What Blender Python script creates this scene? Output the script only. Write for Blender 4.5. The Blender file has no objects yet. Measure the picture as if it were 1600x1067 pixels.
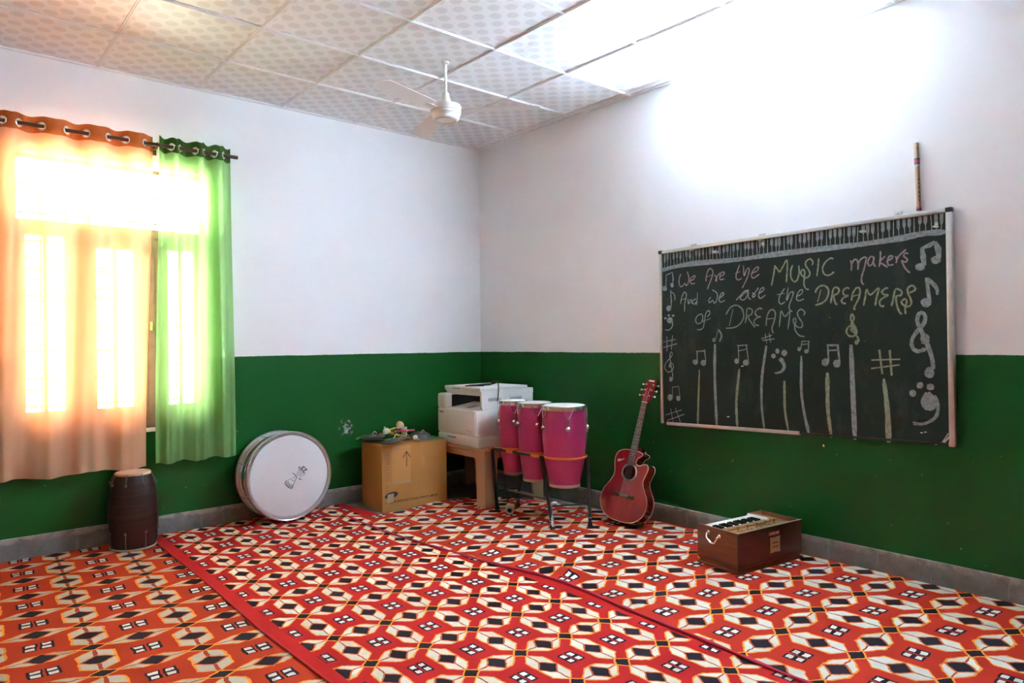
import bpy, bmesh, math, random
from mathutils import Matrix, Vector
random.seed(7)
PI = math.pi
sc = bpy.context.scene
COL = sc.collection
# ------------------------------------------------------------------ camera, sky, lights, exposure
FPX = 1092.9; YAW, PITCH, ROLL = 0.7036, 0.0011, -0.0096
CAM = Vector((-4.024, -5.198, 1.296))
fwd = Vector((math.sin(YAW)*math.cos(PITCH), math.cos(YAW)*math.cos(PITCH), math.sin(PITCH)))
rgt = fwd.cross(Vector((0, 0, 1))).normalized(); upv = rgt.cross(fwd)
cr, sr = math.cos(ROLL), math.sin(ROLL)
R_ = cr*rgt + sr*upv; U_ = -sr*rgt + cr*upv
cam = bpy.data.objects.new('camera', bpy.data.cameras.new('camera')); COL.objects.link(cam)
cam.matrix_world = Matrix(((R_.x, U_.x, -fwd.x, CAM.x), (R_.y, U_.y, -fwd.y, CAM.y), (R_.z, U_.z, -fwd.z, CAM.z), (0, 0, 0, 1)))
cam.data.sensor_width = 36; cam.data.lens = FPX/1600*36; cam.data.clip_start = 0.02
sc.camera = cam
def ray(u, v): return R_*((u-800)/FPX) + U_*((533.5-v)/FPX) + fwd
def hit(u, v, axis, val):                  # a photo pixel met with a real plane of the room
    d = ray(u, v); return CAM + d*((val-CAM[axis])/d[axis])
def fl(u, v, z=0.0): return hit(u, v, 2, z)
def rw(u, v, x=0.0): return hit(u, v, 0, x)
def bw(u, v, y=0.0): return hit(u, v, 1, y)

world = bpy.data.worlds.new('world'); sc.world = world; world.use_nodes = True
bg = world.node_tree.nodes['Background']; bg.inputs[0].default_value = (0.96, 0.98, 1.0, 1); bg.inputs[1].default_value = 58.0
sc.view_settings.view_transform = 'Standard'; sc.view_settings.look = 'None'
sc.view_settings.gamma = 1; sc.view_settings.exposure = 1.02; sc.view_settings.use_curve_mapping = False
sc.cycles.max_bounces = 10; sc.cycles.diffuse_bounces = 6; sc.cycles.transparent_max_bounces = 16
sc.cycles.sample_clamp_indirect = 0.0; sc.cycles.caustics_reflective = False; sc.cycles.caustics_refractive = False
def lamp(name, kind, loc, target, energy, color=(1, 1, 1), **kw):
    d = bpy.data.lights.new(name, kind); d.energy = energy; d.color = color
    for k, v in kw.items(): setattr(d, k, v)
    o = bpy.data.objects.new(name, d); COL.objects.link(o); o.location = loc
    o.rotation_euler = (Vector(target)-Vector(loc)).to_track_quat('-Z', 'Y').to_euler(); return o
# the camera's flash head, turned up to bounce off the white wall and ceiling on the right
FC = (0.70, 0.935, 1.13)
fh = lamp('flash_head', 'SPOT', (-4.06, -5.26, 1.42), (0.0, -2.98, 2.82), 60000, FC, spot_size=math.radians(8.8), spot_blend=0.7, shadow_soft_size=0.09); fh.scale = (1.65, 1, 1)   # wide rectangular flash beam
# daylight entering at the seen window (portals guide the sky's light)
pt = lamp('window_portal', 'AREA', (-3.03, 0.30, 1.62), (-3.03, -3, 1.62), 1, shape='RECTANGLE', size=1.3, size_y=1.9); pt.data.cycles.is_portal = True

# ------------------------------------------------------------------ node helpers
class NT:
    def __init__(s, name):
        s.m = bpy.data.materials.new(name); s.m.use_nodes = True
        s.t = s.m.node_tree; s.t.nodes.clear()
        s.out = s.n('ShaderNodeOutputMaterial')
    def n(s, typ, **kw):
        x = s.t.nodes.new(typ)
        for k, v in kw.items(): setattr(x, k, v)
        return x
    def put(s, sock, v):
        if isinstance(v, E_): v = v.s
        if isinstance(v, bpy.types.NodeSocket): s.t.links.new(v, sock)
        else:
            if sock.type == 'RGBA' and len(v) == 3: v = (*v, 1)
            sock.default_value = v
    def math(s, op, a, b=None, c=None):
        x = s.n('ShaderNodeMath', operation=op); s.put(x.inputs[0], a)
        if b is not None: s.put(x.inputs[1], b)
        if c is not None: s.put(x.inputs[2], c)
        return E_(s, x.outputs[0])
    def coord(s, kind='Object'):
        t = s.n('ShaderNodeTexCoord'); x = s.n('ShaderNodeSeparateXYZ'); s.t.links.new(t.outputs[kind], x.inputs[0])
        return t.outputs[kind], E_(s, x.outputs[0]), E_(s, x.outputs[1]), E_(s, x.outputs[2])
    def noise(s, vec, scale, detail=3, rough=.5, stretch=None):
        if stretch:
            mp = s.n('ShaderNodeMapping'); mp.inputs['Scale'].default_value = stretch; s.t.links.new(vec, mp.inputs[0]); vec = mp.outputs[0]
        x = s.n('ShaderNodeTexNoise'); s.t.links.new(vec, x.inputs['Vector']); x.inputs['Scale'].default_value = scale
        x.inputs['Detail'].default_value = detail; x.inputs['Roughness'].default_value = rough
        return E_(s, x.outputs[0])
    def ramp(s, v, lo, hi):
        x = s.n('ShaderNodeMapRange'); s.put(x.inputs[0], v); x.inputs[1].default_value = lo; x.inputs[2].default_value = hi; return E_(s, x.outputs[0])
    def mix(s, f, a, b):
        x = s.n('ShaderNodeMix', data_type='RGBA'); s.put(x.inputs[0], f); s.put(x.inputs[6], a); s.put(x.inputs[7], b); return x.outputs[2]
    def bump(s, h, strength=.3, dist=.01):
        x = s.n('ShaderNodeBump'); x.inputs['Strength'].default_value = strength; x.inputs['Distance'].default_value = dist; s.put(x.inputs['Height'], h); return x.outputs[0]
    def pbr(s, color, rough=.5, metal=0., normal=None, **kw):
        p = s.n('ShaderNodeBsdfPrincipled'); s.put(p.inputs['Base Color'], color); s.put(p.inputs['Roughness'], rough); s.put(p.inputs['Metallic'], metal)
        if normal is not None: s.put(p.inputs['Normal'], normal)
        for k, v in kw.items(): s.put(p.inputs[k.replace('_', ' ')], v)
        s.t.links.new(p.outputs[0], s.out.inputs[0]); return s.m
class E_:
    def __init__(e, nt, s): e.nt = nt; e.s = s
    def _o(e, op, o): return e.nt.math(op, e, o)
    def __add__(e, o): return e._o('ADD', o)
    def __sub__(e, o): return e._o('SUBTRACT', o)
    def __rsub__(e, o): return e.nt.math('SUBTRACT', o, e)
    def __mul__(e, o): return e._o('MULTIPLY', o)
    def __truediv__(e, o): return e._o('DIVIDE', o)
    __radd__ = __add__; __rmul__ = __mul__
    def abs(e): return e.nt.math('ABSOLUTE', e)
    def wrap(e): return e - e.nt.math('ROUND', e)
    def min(e, o): return e._o('MINIMUM', o)
    def max(e, o): return e._o('MAXIMUM', o)
    def gt(e, o): return e._o('GREATER_THAN', o)
    def lt(e, o): return e._o('LESS_THAN', o)
def simple(name, color, rough=.5, metal=0., var=.0, scale=8., bump=0., bscale=60., stretch=None, dark=None, **kw):
    t = NT(name); v, x, y, z = t.coord()
    c = color
    if var or dark:
        c = t.mix(t.ramp(t.noise(v, scale, 5, .6, stretch), .3, .7), dark or tuple(k*(1-var) for k in color), color)
    nm = t.bump(t.noise(v, bscale, 3), bump, .004) if bump else None
    return t.pbr(c, rough, metal, nm, **kw)

# ------------------------------------------------------------------ mesh helpers
class MB:
    def __init__(s): s.b = bmesh.new(); s.M = Matrix()
    def at(s, *loc, rot=None):
        s.M = Matrix.Translation(loc) @ (rot if rot is not None else Matrix()); return s
    def v(s, p): return s.b.verts.new(s.M @ Vector(p))
    def f(s, vs):
        try: return s.b.faces.new(vs)
        except ValueError: return None
    def box(s, x0, x1, y0, y1, z0, z1, bev=0.0, seg=2):
        vs = [s.v((x, y, z)) for x in (x0, x1) for y in (y0, y1) for z in (z0, z1)]
        F = [s.f([vs[i] for i in q]) for q in ((0, 1, 3, 2), (4, 6, 7, 5), (0, 4, 5, 1), (2, 3, 7, 6), (0, 2, 6, 4), (1, 5, 7, 3))]
        if bev:
            ed = list({e for f in F for e in f.edges})
            bmesh.ops.bevel(s.b, geom=ed, offset=bev, segments=seg, profile=.5, affect='EDGES')
        return s
    def hexa(s, bot, top):                      # two quads joined
        a = [s.v(p) for p in bot]; b = [s.v(p) for p in top]; n = len(a)
        s.f(a[::-1]); s.f(b)
        for i in range(n): s.f([a[i], a[(i+1) % n], b[(i+1) % n], b[i]])
        return s
    def prism(s, pts, z0, z1, axis='z'):
        def P(p, h): return (p[0], p[1], h) if axis == 'z' else ((p[0], h, p[1]) if axis == 'y' else (h, p[0], p[1]))
        return s.hexa([P(p, z0) for p in pts], [P(p, z1) for p in pts])
    def lathe(s, prof, n=48, cap0=True, cap1=True):
        rings = [[s.v((r*math.cos(2*PI*i/n), r*math.sin(2*PI*i/n), z)) for i in range(n)] for r, z in prof]
        for a, b in zip(rings, rings[1:]):
            for i in range(n): s.f([a[i], a[(i+1) % n], b[(i+1) % n], b[i]])
        if cap0: s.f(rings[0][::-1])
        if cap1: s.f(rings[-1])
        return s
    def tube(s, pts, r, n=8, closed=False, caps=True, flat=1.0):
        P = [Vector(p) for p in pts]; N = len(P)
        rr = r if isinstance(r, (list, tuple)) else [r]*N
        rings = []; prev = None
        for i, p in enumerate(P):
            t = (P[(i+1) % N]-P[i-1]) if closed else (P[min(i+1, N-1)]-P[max(i-1, 0)])
            if t.length < 1e-9: t = Vector((0, 0, 1))
            t.normalize()
            a = prev if prev is not None else (Vector((0, 0, 1)) if abs(t.z) < .9 else Vector((1, 0, 0)))
            a = (a - t*a.dot(t)); a = a.normalized() if a.length > 1e-6 else t.orthogonal().normalized()
            prev = a; b = t.cross(a)
            rings.append([s.v(p + rr[i]*(math.cos(2*PI*k/n)*a*flat + math.sin(2*PI*k/n)*b)) for k in range(n)])
        R = list(zip(rings, rings[1:])) + ([(rings[-1], rings[0])] if closed else [])
        for a, b in R:
            for k in range(n): s.f([a[k], a[(k+1) % n], b[(k+1) % n], b[k]])
        if caps and not closed: s.f(rings[0][::-1]); s.f(rings[-1])
        return s
    def ball(s, c, r, sx=1, sy=1, sz=1, n=16):
        prof = [(max(1e-5, math.sin(PI*i/n)), -math.cos(PI*i/n)) for i in range(n+1)]
        M0 = s.M; s.M = M0 @ Matrix.Translation(c) @ Matrix.Diagonal((r*sx, r*sy, r*sz, 1))
        s.lathe(prof, 2*n); s.M = M0; return s
    def torus(s, R, r, n=48, m=10, z=0.0):
        return s.tube([(R*math.cos(2*PI*i/n), R*math.sin(2*PI*i/n), z) for i in range(n)], r, m, closed=True)
    def build(s, name, mat, parent=None, smooth=True, ang=35):
        bmesh.ops.remove_doubles(s.b, verts=s.b.verts, dist=1e-6)
        bmesh.ops.recalc_face_normals(s.b, faces=s.b.faces)
        me = bpy.data.meshes.new(name); s.b.to_mesh(me); s.b.free()
        me.materials.append(mat)
        if smooth:
            for p in me.polygons: p.use_smooth = True
            try: me.set_sharp_from_angle(angle=math.radians(ang))
            except Exception: pass
        o = bpy.data.objects.new(name, me); COL.objects.link(o)
        if parent is not None: o.parent = parent
        return o
def tag(o, label=None, cat=None, group=None, kind=None):
    for k, v in (('label', label), ('category', cat), ('group', group), ('kind', kind)):
        if v: o[k] = v
    return o
def thing(name, label, cat, loc=(0, 0, 0), rz=0.0, group=None, mat=None):
    o = bpy.data.objects.new(name, None); COL.objects.link(o); o.empty_display_size = .05
    o.location = loc; o.rotation_euler = (0, 0, rz)
    if mat is not None: o.matrix_world = mat
    return tag(o, label, cat, group)
def link_copy(o, parent):
    c = o.copy(); COL.objects.link(c); c.parent = parent; return c
def smooth_path(pts, k=6):                    # Catmull-Rom
    P = [Vector(p) for p in pts]
    if len(P) < 3: return P
    Q = [P[0]*2-P[1]] + P + [P[-1]*2-P[-2]]; out = []
    for i in range(1, len(Q)-2):
        for j in range(k):
            t = j/k; a, b, c, d = Q[i-1:i+3]
            out.append(.5*((2*b)+(c-a)*t+(2*a-5*b+4*c-d)*t*t+(3*b-a-3*c+d)*t**3))
    return out+[P[-1]]
def flat_text(s, size, name, mat, parent, M, depth=.0004, bold=0.0, sx=1.0, spacing=1.0):
    cu = bpy.data.curves.new(name, 'FONT'); cu.body = s; cu.size = size; cu.extrude = depth; cu.offset = bold; cu.align_x = 'CENTER'; cu.align_y = 'CENTER'
    cu.space_character = spacing
    o = bpy.data.objects.new(name, cu); COL.objects.link(o)
    dg = bpy.context.evaluated_depsgraph_get(); me = bpy.data.meshes.new_from_object(o.evaluated_get(dg))
    bpy.data.objects.remove(o); bpy.data.curves.remove(cu)
    me.transform(M @ Matrix.Diagonal((sx, 1, 1, 1))); me.materials.clear(); me.materials.append(mat); me.name = name
    r = bpy.data.objects.new(name, me); COL.objects.link(r); r.parent = parent; return r
def RX(a): return Matrix.Rotation(a, 4, 'X')
def RY(a): return Matrix.Rotation(a, 4, 'Y')
def RZ(a): return Matrix.Rotation(a, 4, 'Z')
def basis(x, y, z, o): return Matrix(((x[0], y[0], z[0], o[0]), (x[1], y[1], z[1], o[1]), (x[2], y[2], z[2], o[2]), (0, 0, 0, 1)))

# ------------------------------------------------------------------ materials
DADO = 1.211; H = 3.109; SK = 0.138
def wall_mat(name):
    t = NT(name); v, x, y, z = t.coord()
    n1 = t.noise(v, 3.0, 4); n2 = t.noise(v, 40, 3); n3 = t.noise(v, 1.1, 3)
    edge = (z + (n2-.5)*.006 + (n1-.5)*.012).gt(DADO)
    spots = t.noise(v, 34, 2).gt(.735) * z.lt(.75)
    g = t.mix(t.ramp(n3, .35, .7), (.010, .090, .020), (.013, .112, .025))
    g = t.mix(spots*.5, g, (.2, .3, .2))
    glint0 = bw(541, 668); dx_ = (x-glint0.x)/.075; dz_ = (z-glint0.z)/.085; dd = dx_*dx_+dz_*dz_+y*y*100.0
    g = t.mix(t.ramp(dd, 1.0, .2)*t.ramp(t.noise(v, 22, 4, .6), .5, .66), g, (.55, .62, .58))  # gloss highlight on the enamel, painted into the green as whitish flecks
    w = t.mix(t.ramp(n3, .3, .7), (.80, .79, .80), (.86, .85, .86))
    c = t.mix(edge, g, w)
    r = edge*.35 + .27
    bmp = t.bump(n1*.8 + t.noise(v, 9, 3)*.15, .25, .012)
    return t.pbr(c, r, 0, bmp, Specular_IOR_Level=.32)
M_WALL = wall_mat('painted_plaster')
def floor_mat():
    t = NT('grey_cement'); v, x, y, z = t.coord(); n = t.noise(v, 5, 6, .65); f = t.noise(v, 60, 3)
    return t.pbr(t.mix(t.ramp(n, .3, .7), (.14, .14, .14), (.27, .27, .27)), .55, 0, t.bump(f, .2, .004))
M_FLOOR = floor_mat()
def skirt_mat():
    t = NT('worn_cement_skirting'); v, x, y, z = t.coord(); n = t.noise(v, 6, 6, .7); s = t.noise(v, 14, 4, .6)
    top = t.ramp(z + (s-.5)*.08, SK-.034, SK-.012)
    c = t.mix(t.ramp(n, .3, .7), (.13, .12, .11), (.27, .255, .24))
    c = t.mix(top*t.ramp(s, .38, .52), c, (.36, .32, .27))
    drip = t.noise(v, 30, 2, .5, (1.2, 1.2, .12)).gt(.70)
    c = t.mix(drip*.22, c, (.45, .42, .38))
    return t.pbr(c, .75, 0, t.bump(n, .4, .006))
M_SKIRT = skirt_mat()
def ceil_mat():
    t = NT('hexagon_print_ceiling_tiles'); v, x, y, z = t.coord()
    p = .0678; a = (x+.076)/p; b = (y+.629)/p
    ia = t.math('ROUND', a); ib = t.math('ROUND', b); ua = (a-ia).abs(); ub = (b-ib).abs()
    par = t.math('PINGPONG', ia+ib, 1.0)
    d = (ua*.5+ub*.5).max(ua.max(ub)*.92).max((ua+ub)*.62)
    dot = d.lt(.44)*par.gt(.5)
    c = t.mix(dot, (.78, .785, .79), (.67, .665, .66))
    return t.pbr(c, .42)
M_CEIL = ceil_mat()
M_TBAR = simple('white_ceiling_bar', (.72, .72, .72), .35)
M_CHROME = simple('chrome', (.80, .80, .82), .16, 1.0)
M_STEEL = simple('dull_steel', (.55, .56, .57), .32, 1.0)
M_STEELD = simple('tarnished_iron', (.20, .19, .19), .35, .9)
M_ALU = simple('brushed_aluminium', (.66, .65, .65), .38, .85, var=.12, scale=30)
M_BLACK = simple('black_painted_steel', (.018, .016, .016), .35, var=.4, scale=20)
M_RUBBER = simple('black_rubber', (.012, .012, .013), .65)
M_BRASS = simple('brass', (.85, .62, .28), .25, 1.0)

# ------------------------------------------------------------------ the room
def struct(o): o['kind'] = 'structure'; return o
XL, YF = -6.3, -6.6
m = MB(); m.box(XL-.2, .2, YF-.2, .25, -.15, 0); struct(m.build('floor', M_FLOOR, smooth=False))
WX0, WX1, WZ0, WZ1 = -3.59, -2.455, .74, 2.50
m = MB()
m.box(XL-.2, WX0, 0, .23, 0, H+.1); m.box(WX1, .2, 0, .23, 0, H+.1); m.box(WX0, WX1, 0, .23, 0, WZ0); m.box(WX0, WX1, 0, .23, WZ1, H+.1)
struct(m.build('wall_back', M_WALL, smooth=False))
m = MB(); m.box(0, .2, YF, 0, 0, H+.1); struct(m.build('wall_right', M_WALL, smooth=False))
m = MB(); m.box(XL-.2, XL, YF, 0, 0, H+.1)
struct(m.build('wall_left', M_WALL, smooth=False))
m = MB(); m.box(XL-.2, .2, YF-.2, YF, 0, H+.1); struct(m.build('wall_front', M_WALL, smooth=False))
m = MB(); m.box(XL, 0, YF, 0, H, H+.08); ceiling = struct(m.build('ceiling', M_CEIL, smooth=False))
m = MB()
sx, sy, ex, r1 = .610, .609, .076, .629
k = 0
xs = [-(ex+sx*i) for i in range(11)]; ys = [-(r1+sy*i) for i in range(10)]
for x in xs:
    m.box(x-.012, x+.012, YF, 0, H-.005, H+.004); m.box(x-.004, x+.004, YF, 0, H-.009, H-.004)
for y in ys:
    m.box(XL, 0, y-.012, y+.012, H-.0058, H+.004); m.box(XL, 0, y-.004, y+.004, H-.010, H-.004)
m.build('grid_bars', M_TBAR, ceiling, smooth=False)
m = MB(); m.box(XL, 0, -.022, 0, H-.012, H); m.box(-.022, 0, YF, -.022, H-.012, H)
struct(m.build('trim_1', M_TBAR, smooth=False))
m = MB(); m.box(XL, -.018, -.018, 0, 0, SK, .004); struct(m.build('baseboard_back', M_SKIRT, smooth=False))
m = MB(); m.box(-.018, 0, YF, 0, 0, SK, .004); struct(m.build('baseboard_right', M_SKIRT, smooth=False))

# window: brown steel frame, fanlight, three casements with cross bars
M_FRAME = simple('brown_window_paint', (.20, .125, .105), .45, var=.3, scale=15)
tG = NT('window_glass')
gl = tG.n('ShaderNodeBsdfGlossy'); gl.inputs['Roughness'].default_value = .02; tr = tG.n('ShaderNodeBsdfTransparent'); tr.inputs[0].default_value = (.95, .97, .96, 1)
fr = tG.n('ShaderNodeFresnel'); fr.inputs[0].default_value = 1.45; mx = tG.n('ShaderNodeMixShader')
tG.t.links.new(fr.outputs[0], mx.inputs[0]); tG.t.links.new(tr.outputs[0], mx.inputs[1]); tG.t.links.new(gl.outputs[0], mx.inputs[2]); tG.t.links.new(mx.outputs[0], tG.out.inputs[0])
M_GLASS = tG.m
M_SILL = simple('white_sill', (.8, .8, .78), .5)
win = bpy.data.objects.new('window_1', None); COL.objects.link(win); win.location = (0, 0, 0); struct(win)
FY0, FY1 = .075, .135
m = MB()
m.box(WX0, WX0+.03, FY0, FY1, WZ0, WZ1); m.box(WX1-.03, WX1, FY0, FY1, WZ0, WZ1); m.box(WX0+.03, WX1-.03, FY0, FY1, WZ1-.025, WZ1)
m.box(WX0+.03, WX1-.03, FY0, FY1, WZ0, WZ0+.04); m.box(WX0+.03, WX1-.03, FY0, FY1, 2.03, 2.095)
m.box(-3.24, -3.20, FY0, FY1, WZ0+.04, 2.03); m.box(-2.82, -2.78, FY0, FY1, WZ0+.04, 2.03)
m.build('window_frame', M_FRAME, win, smooth=False)
for (a, b, px0, px1, z1) in ((WX0+.03, -3.24, -3.515, -3.305, 2.0), (-3.20, -2.82, -3.126, -2.909, 1.945), (-2.78, WX1-.03, -2.69, -2.526, 1.96)):
    m = MB(); y0, y1 = FY0+.01, FY1-.01
    m.box(a, px0, y0, y1, WZ0+.04, 2.03); m.box(px1, b, y0, y1, WZ0+.04, 2.03); m.box(px0, px1, y0, y1, WZ0+.04, .885); m.box(px0, px1, y0, y1, z1, 2.03)
    c = (px0+px1)/2
    m.box(c-.012, c+.012, y0+.01, y1-.01, .885, z1)
    for i in range(1, 8):
        z = .885+(z1-.885)*i/8; m.box(px0, px1, y0+.016, y1-.016, z-.004, z+.004)
    o = m.build('casement', M_FRAME, win, smooth=False)
    m = MB(); m.box(px0, px1, .103, .106, .885, z1); m.build('pane', M_GLASS, o, smooth=False)
m = MB(); m.box(WX0+.03, WX1-.03, .103, .106, 2.095, WZ1-.025); m.build('fanlight_pane', M_GLASS, win, smooth=False)
m = MB()
for i in range(1, 8):
    x = WX0+.03+(WX1-WX0-.06)*i/8; m.tube([(x, .16, WZ0), (x, .16, WZ1)], .005, 6)
for i in range(1, 10):
    z = WZ0+(WZ1-WZ0)*i/10; m.box(WX0, WX1, .157, .163, z-.005, z+.005)
m.build('window_grille', M_FRAME, win, smooth=False)
m = MB(); m.box(WX0, WX1, -.012, FY0+.005, WZ0-.025, WZ0, .003); m.build('window_sill', M_SILL, win, smooth=False)
m = MB(); m.box(-2.815, -2.80, .062, .075, 1.93, 2.0, .002); m.box(-2.815, -2.80, .05, .075, 1.40, 1.46, .002); m.build('latch', M_BRASS, win, smooth=False)
# ------------------------------------------------------------------ rugs
RUG_W = (.78, .67, .52)
def rug_mat(name, ox, oy, sx, sy, rot, red, x_lo=None, x_hi=None, seam=None, white=RUG_W, wid=1.0, slim=.185, axis=.012):
    t = NT(name); v, X, Y, Z = t.coord()
    wn = t.noise(v, 26, 2); wn2 = t.noise(v, 31, 2)
    X = X-ox; Y = Y-oy; c, s = math.cos(rot), math.sin(rot)
    x = X*c + Y*s; y = Y*c - X*s
    if seam is not None: y = y + (X-(seam-ox)).max(0.0)*.14       # the weave drifts towards the wall
    A = x/sx + (wn-.5)*.05; B = y/sy + (wn2-.5)*.05
    a, b = A.wrap(), B.wrap(); a2, b2 = (A-.5).wrap(), (B-.5).wrap()
    aa, ab, aa2, ab2 = a.abs(), b.abs(), a2.abs(), b2.abs()
    # petals along x edges (centre a2=0,b=0) and along y edges (a=0,b2=0)
    hx = (slim-ab).min((.385-aa2)*(.72*slim/.185)-ab); hy = (.185*wid-aa).min((.395-ab2)*1.25*wid-aa)
    dx = 1.0-aa2/.155-ab/.165; dy = 1.0-aa/.16-ab2/.145
    nd = 1.0-aa/.135-ab/.105
    line = ((ab.lt(.012)*aa2.lt(.42)).max(aa.lt(axis)*ab2.lt(.42)))
    petal = hx.max(hy); dia = dx.max(dy)
    ora = (.86, .30, .035); blk = (.022, .014, .022); wht = t.mix(t.ramp(t.noise(v, 14, 3), .3, .7), tuple(k*.86 for k in white), white)
    rd = t.mix(t.ramp(t.noise(v, 3.2, 4, .6), .3, .7), tuple(k*.82 for k in red), red)
    col = t.mix(line, rd, (.45, .10, .02))
    col = t.mix(petal.gt(-.012), col, ora)
    col = t.mix(petal.gt(.016), col, wht)
    col = t.mix(line*petal.gt(.0), col, (.42, .05, .02))
    col = t.mix(dia.gt(-.22), col, (.62, .13, .03))
    col = t.mix(dia.gt(.0), col, blk)
    col = t.mix(nd.gt(-.3), col, ora); col = t.mix(nd.gt(.0), col, blk)
    # the four little squares at the middle of each cell
    sq = aa2.lt(.155)*ab2.lt(.135)*aa2.gt(.012)
    wsq = aa2.lt(.125)*aa2.gt(.035)*ab2.lt(.105)*ab2.gt(.028)
    col = t.mix(sq, col, blk); col = t.mix(wsq, col, (.72, .68, .62))
    if x_lo is not None: col = t.mix((X+ox).lt(x_lo), col, rd)
    if x_hi is not None: col = t.mix((X+ox).gt(x_hi), col, rd)
    wv = t.math('SINE', X*1500.0)*t.math('SINE', Y*1500.0)
    return t.pbr(col, .9, 0, t.bump(wv*.3+t.noise(v, 90, 2), .25, .002), Specular_IOR_Level=.15)
def interp(tab, y):
    tab = sorted(tab)
    if y <= tab[0][0]: return tab[0][1]
    for (a, b), (c, d) in zip(tab, tab[1:]):
        if y <= c: return b+(d-b)*(y-a)/(c-a)
    return tab[-1][1]
def rug(name, label, mat, left, right, back, y0, z, bumps=(), thick=.004, wav=.0015):
    root = thing(name, label, 'rug')
    NX, NY = 70, 170; m = MB(); top = []; bot = []
    for j in range(NY+1):
        row = []; rb = []
        for i in range(NX+1):
            s = i/NX; yl = y0
            xg = interp(left, -1)*(1-s)+interp(right, -1)*s
            yb = back(xg); y = yb+(y0-yb)*(j/NY)**.95
            x = interp(left, y)*(1-s)+interp(right, y)*s
            zz = z + wav*(math.sin(7*x+3*y)*math.sin(5*y-2*x)+1)
            for (bx, by, rx, ry, h, an) in bumps:
                dx, dy = x-bx, y-by; c, q = math.cos(an), math.sin(an); u, w = (dx*c+dy*q)/rx, (dy*c-dx*q)/ry
                zz += h*math.exp(-u*u-w*w)
            row.append(m.v((x, y, zz+thick))); rb.append(m.v((x, y, zz)))
        top.append(row); bot.append(rb)
    for j in range(NY):
        for i in range(NX):
            m.f([top[j][i], top[j+1][i], top[j+1][i+1], top[j][i+1]]); m.f([bot[j][i], bot[j][i+1], bot[j+1][i+1], bot[j+1][i]])
    for j in range(NY):
        for i in (0, NX): m.f([top[j][i], top[j+1][i], bot[j+1][i], bot[j][i]])
    for i in range(NX):
        for j in (0, NY): m.f([top[j][i], top[j][i+1], bot[j][i+1], bot[j][i]])
    edgeL = [top[j][0].co.copy() for j in range(NY+1)]; edgeR = [top[j][NX].co.copy() for j in range(NY+1)]
    m.build('woven_field', mat, root, ang=60)
    return root, edgeL, edgeR
RED_MID = (.58, .018, .017); RED_OR = (.58, .032, .015)
M_RUGL = rug_mat('orange_red_dhurrie', -3.111, -2.056, .3665, .305, math.radians(-2.66), (.55, .045, .013), white=(.60, .50, .37), slim=.15, axis=.022)
M_RUGM = rug_mat('crimson_dhurrie', -2.650, -2.687, .2555, .326, 0, RED_MID, x_lo=-2.785, x_hi=-1.50)
M_RUGR = rug_mat('scarlet_dhurrie', -1.152, -3.618, .357, .318, math.radians(2.0), RED_OR, seam=-.787, white=(.72, .66, .56))
M_BINDP = simple('pink_selvedge', (.50, .03, .075), .9, bump=.4, bscale=200)
M_BINDR = simple('red_selvedge', (.45, .012, .02), .9, bump=.4, bscale=200)
yb = YF+.4
rug('rug', 'faded orange-red patterned rug under the window, left of the crimson rug', M_RUGL, [(yb, -6.1), (0, -6.1)], [(yb, -2.70), (0, -2.70)], lambda x: -.022, yb, .0005)
mr = [(fl(570, 807).y, -1.395), (-.03, -1.44), (yb, -1.36)]
rM, eL, eR = rug('rug', 'crimson patterned rug in the middle with a plain red left border', M_RUGM,
    [(yb, -2.84), (-2.7, -2.843), (-2.0, -2.857), (-1.3, -2.845), (-.25, -2.849), (0, -2.849)], mr, lambda x: -.022, yb, .0075)
m = MB(); m.tube([p+Vector((0, 0, -.001)) for p in eL], .005, 6); m.build('bound_edge', M_BINDR, rM)
c0 = fl(545, 812)
lf = [(c0.y, c0.x)]+[(fl(u, v).y, fl(u, v).x) for u, v in ((600, 835), (652, 851), (700, 865), (745, 878), (790, 890), (830, 899), (862, 909), (885, 916), (940, 940), (1000, 966), (1065, 993), (1130, 1020), (1240, 1067))]+[(yb, -1.55)]
rt = [(yb, -.022), (-2.2, -.024), (-1.9, -.085), (-1.55, -.10), (-1.23, -.145), (-.95, -.26), (-.55, -.44)]
def rback(x):
    return interp([(-1.6, -.50), (-1.157, -.584), (-.95, -.53), (-.74, -.50), (-.5, -.52), (-.3, -.6)], x)
rR, eL, eR = rug('rug', 'scarlet patterned rug on the right with a pink rolled edge, under the harmonium', M_RUGR, lf, rt, rback, yb, .0145,
    bumps=((fl(872, 905).x+.06, fl(872, 905).y, .05, .14, .035, .35), (-1.25, -1.95, .05, .20, .012, .6), (-.95, -1.9, .04, .25, .008, 1.2), (-1.38, -3.0, .04, .16, .012, .1), (-1.30, -1.2, .05, .15, .008, .3)))
m = MB(); m.tube([p+Vector((0, 0, .001)) for p in eL], [.007+.002*math.sin(i*.9) for i in range(len(eL))], 6); m.build('bound_edge', M_BINDP, rR)
RUGZ = .020
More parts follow.
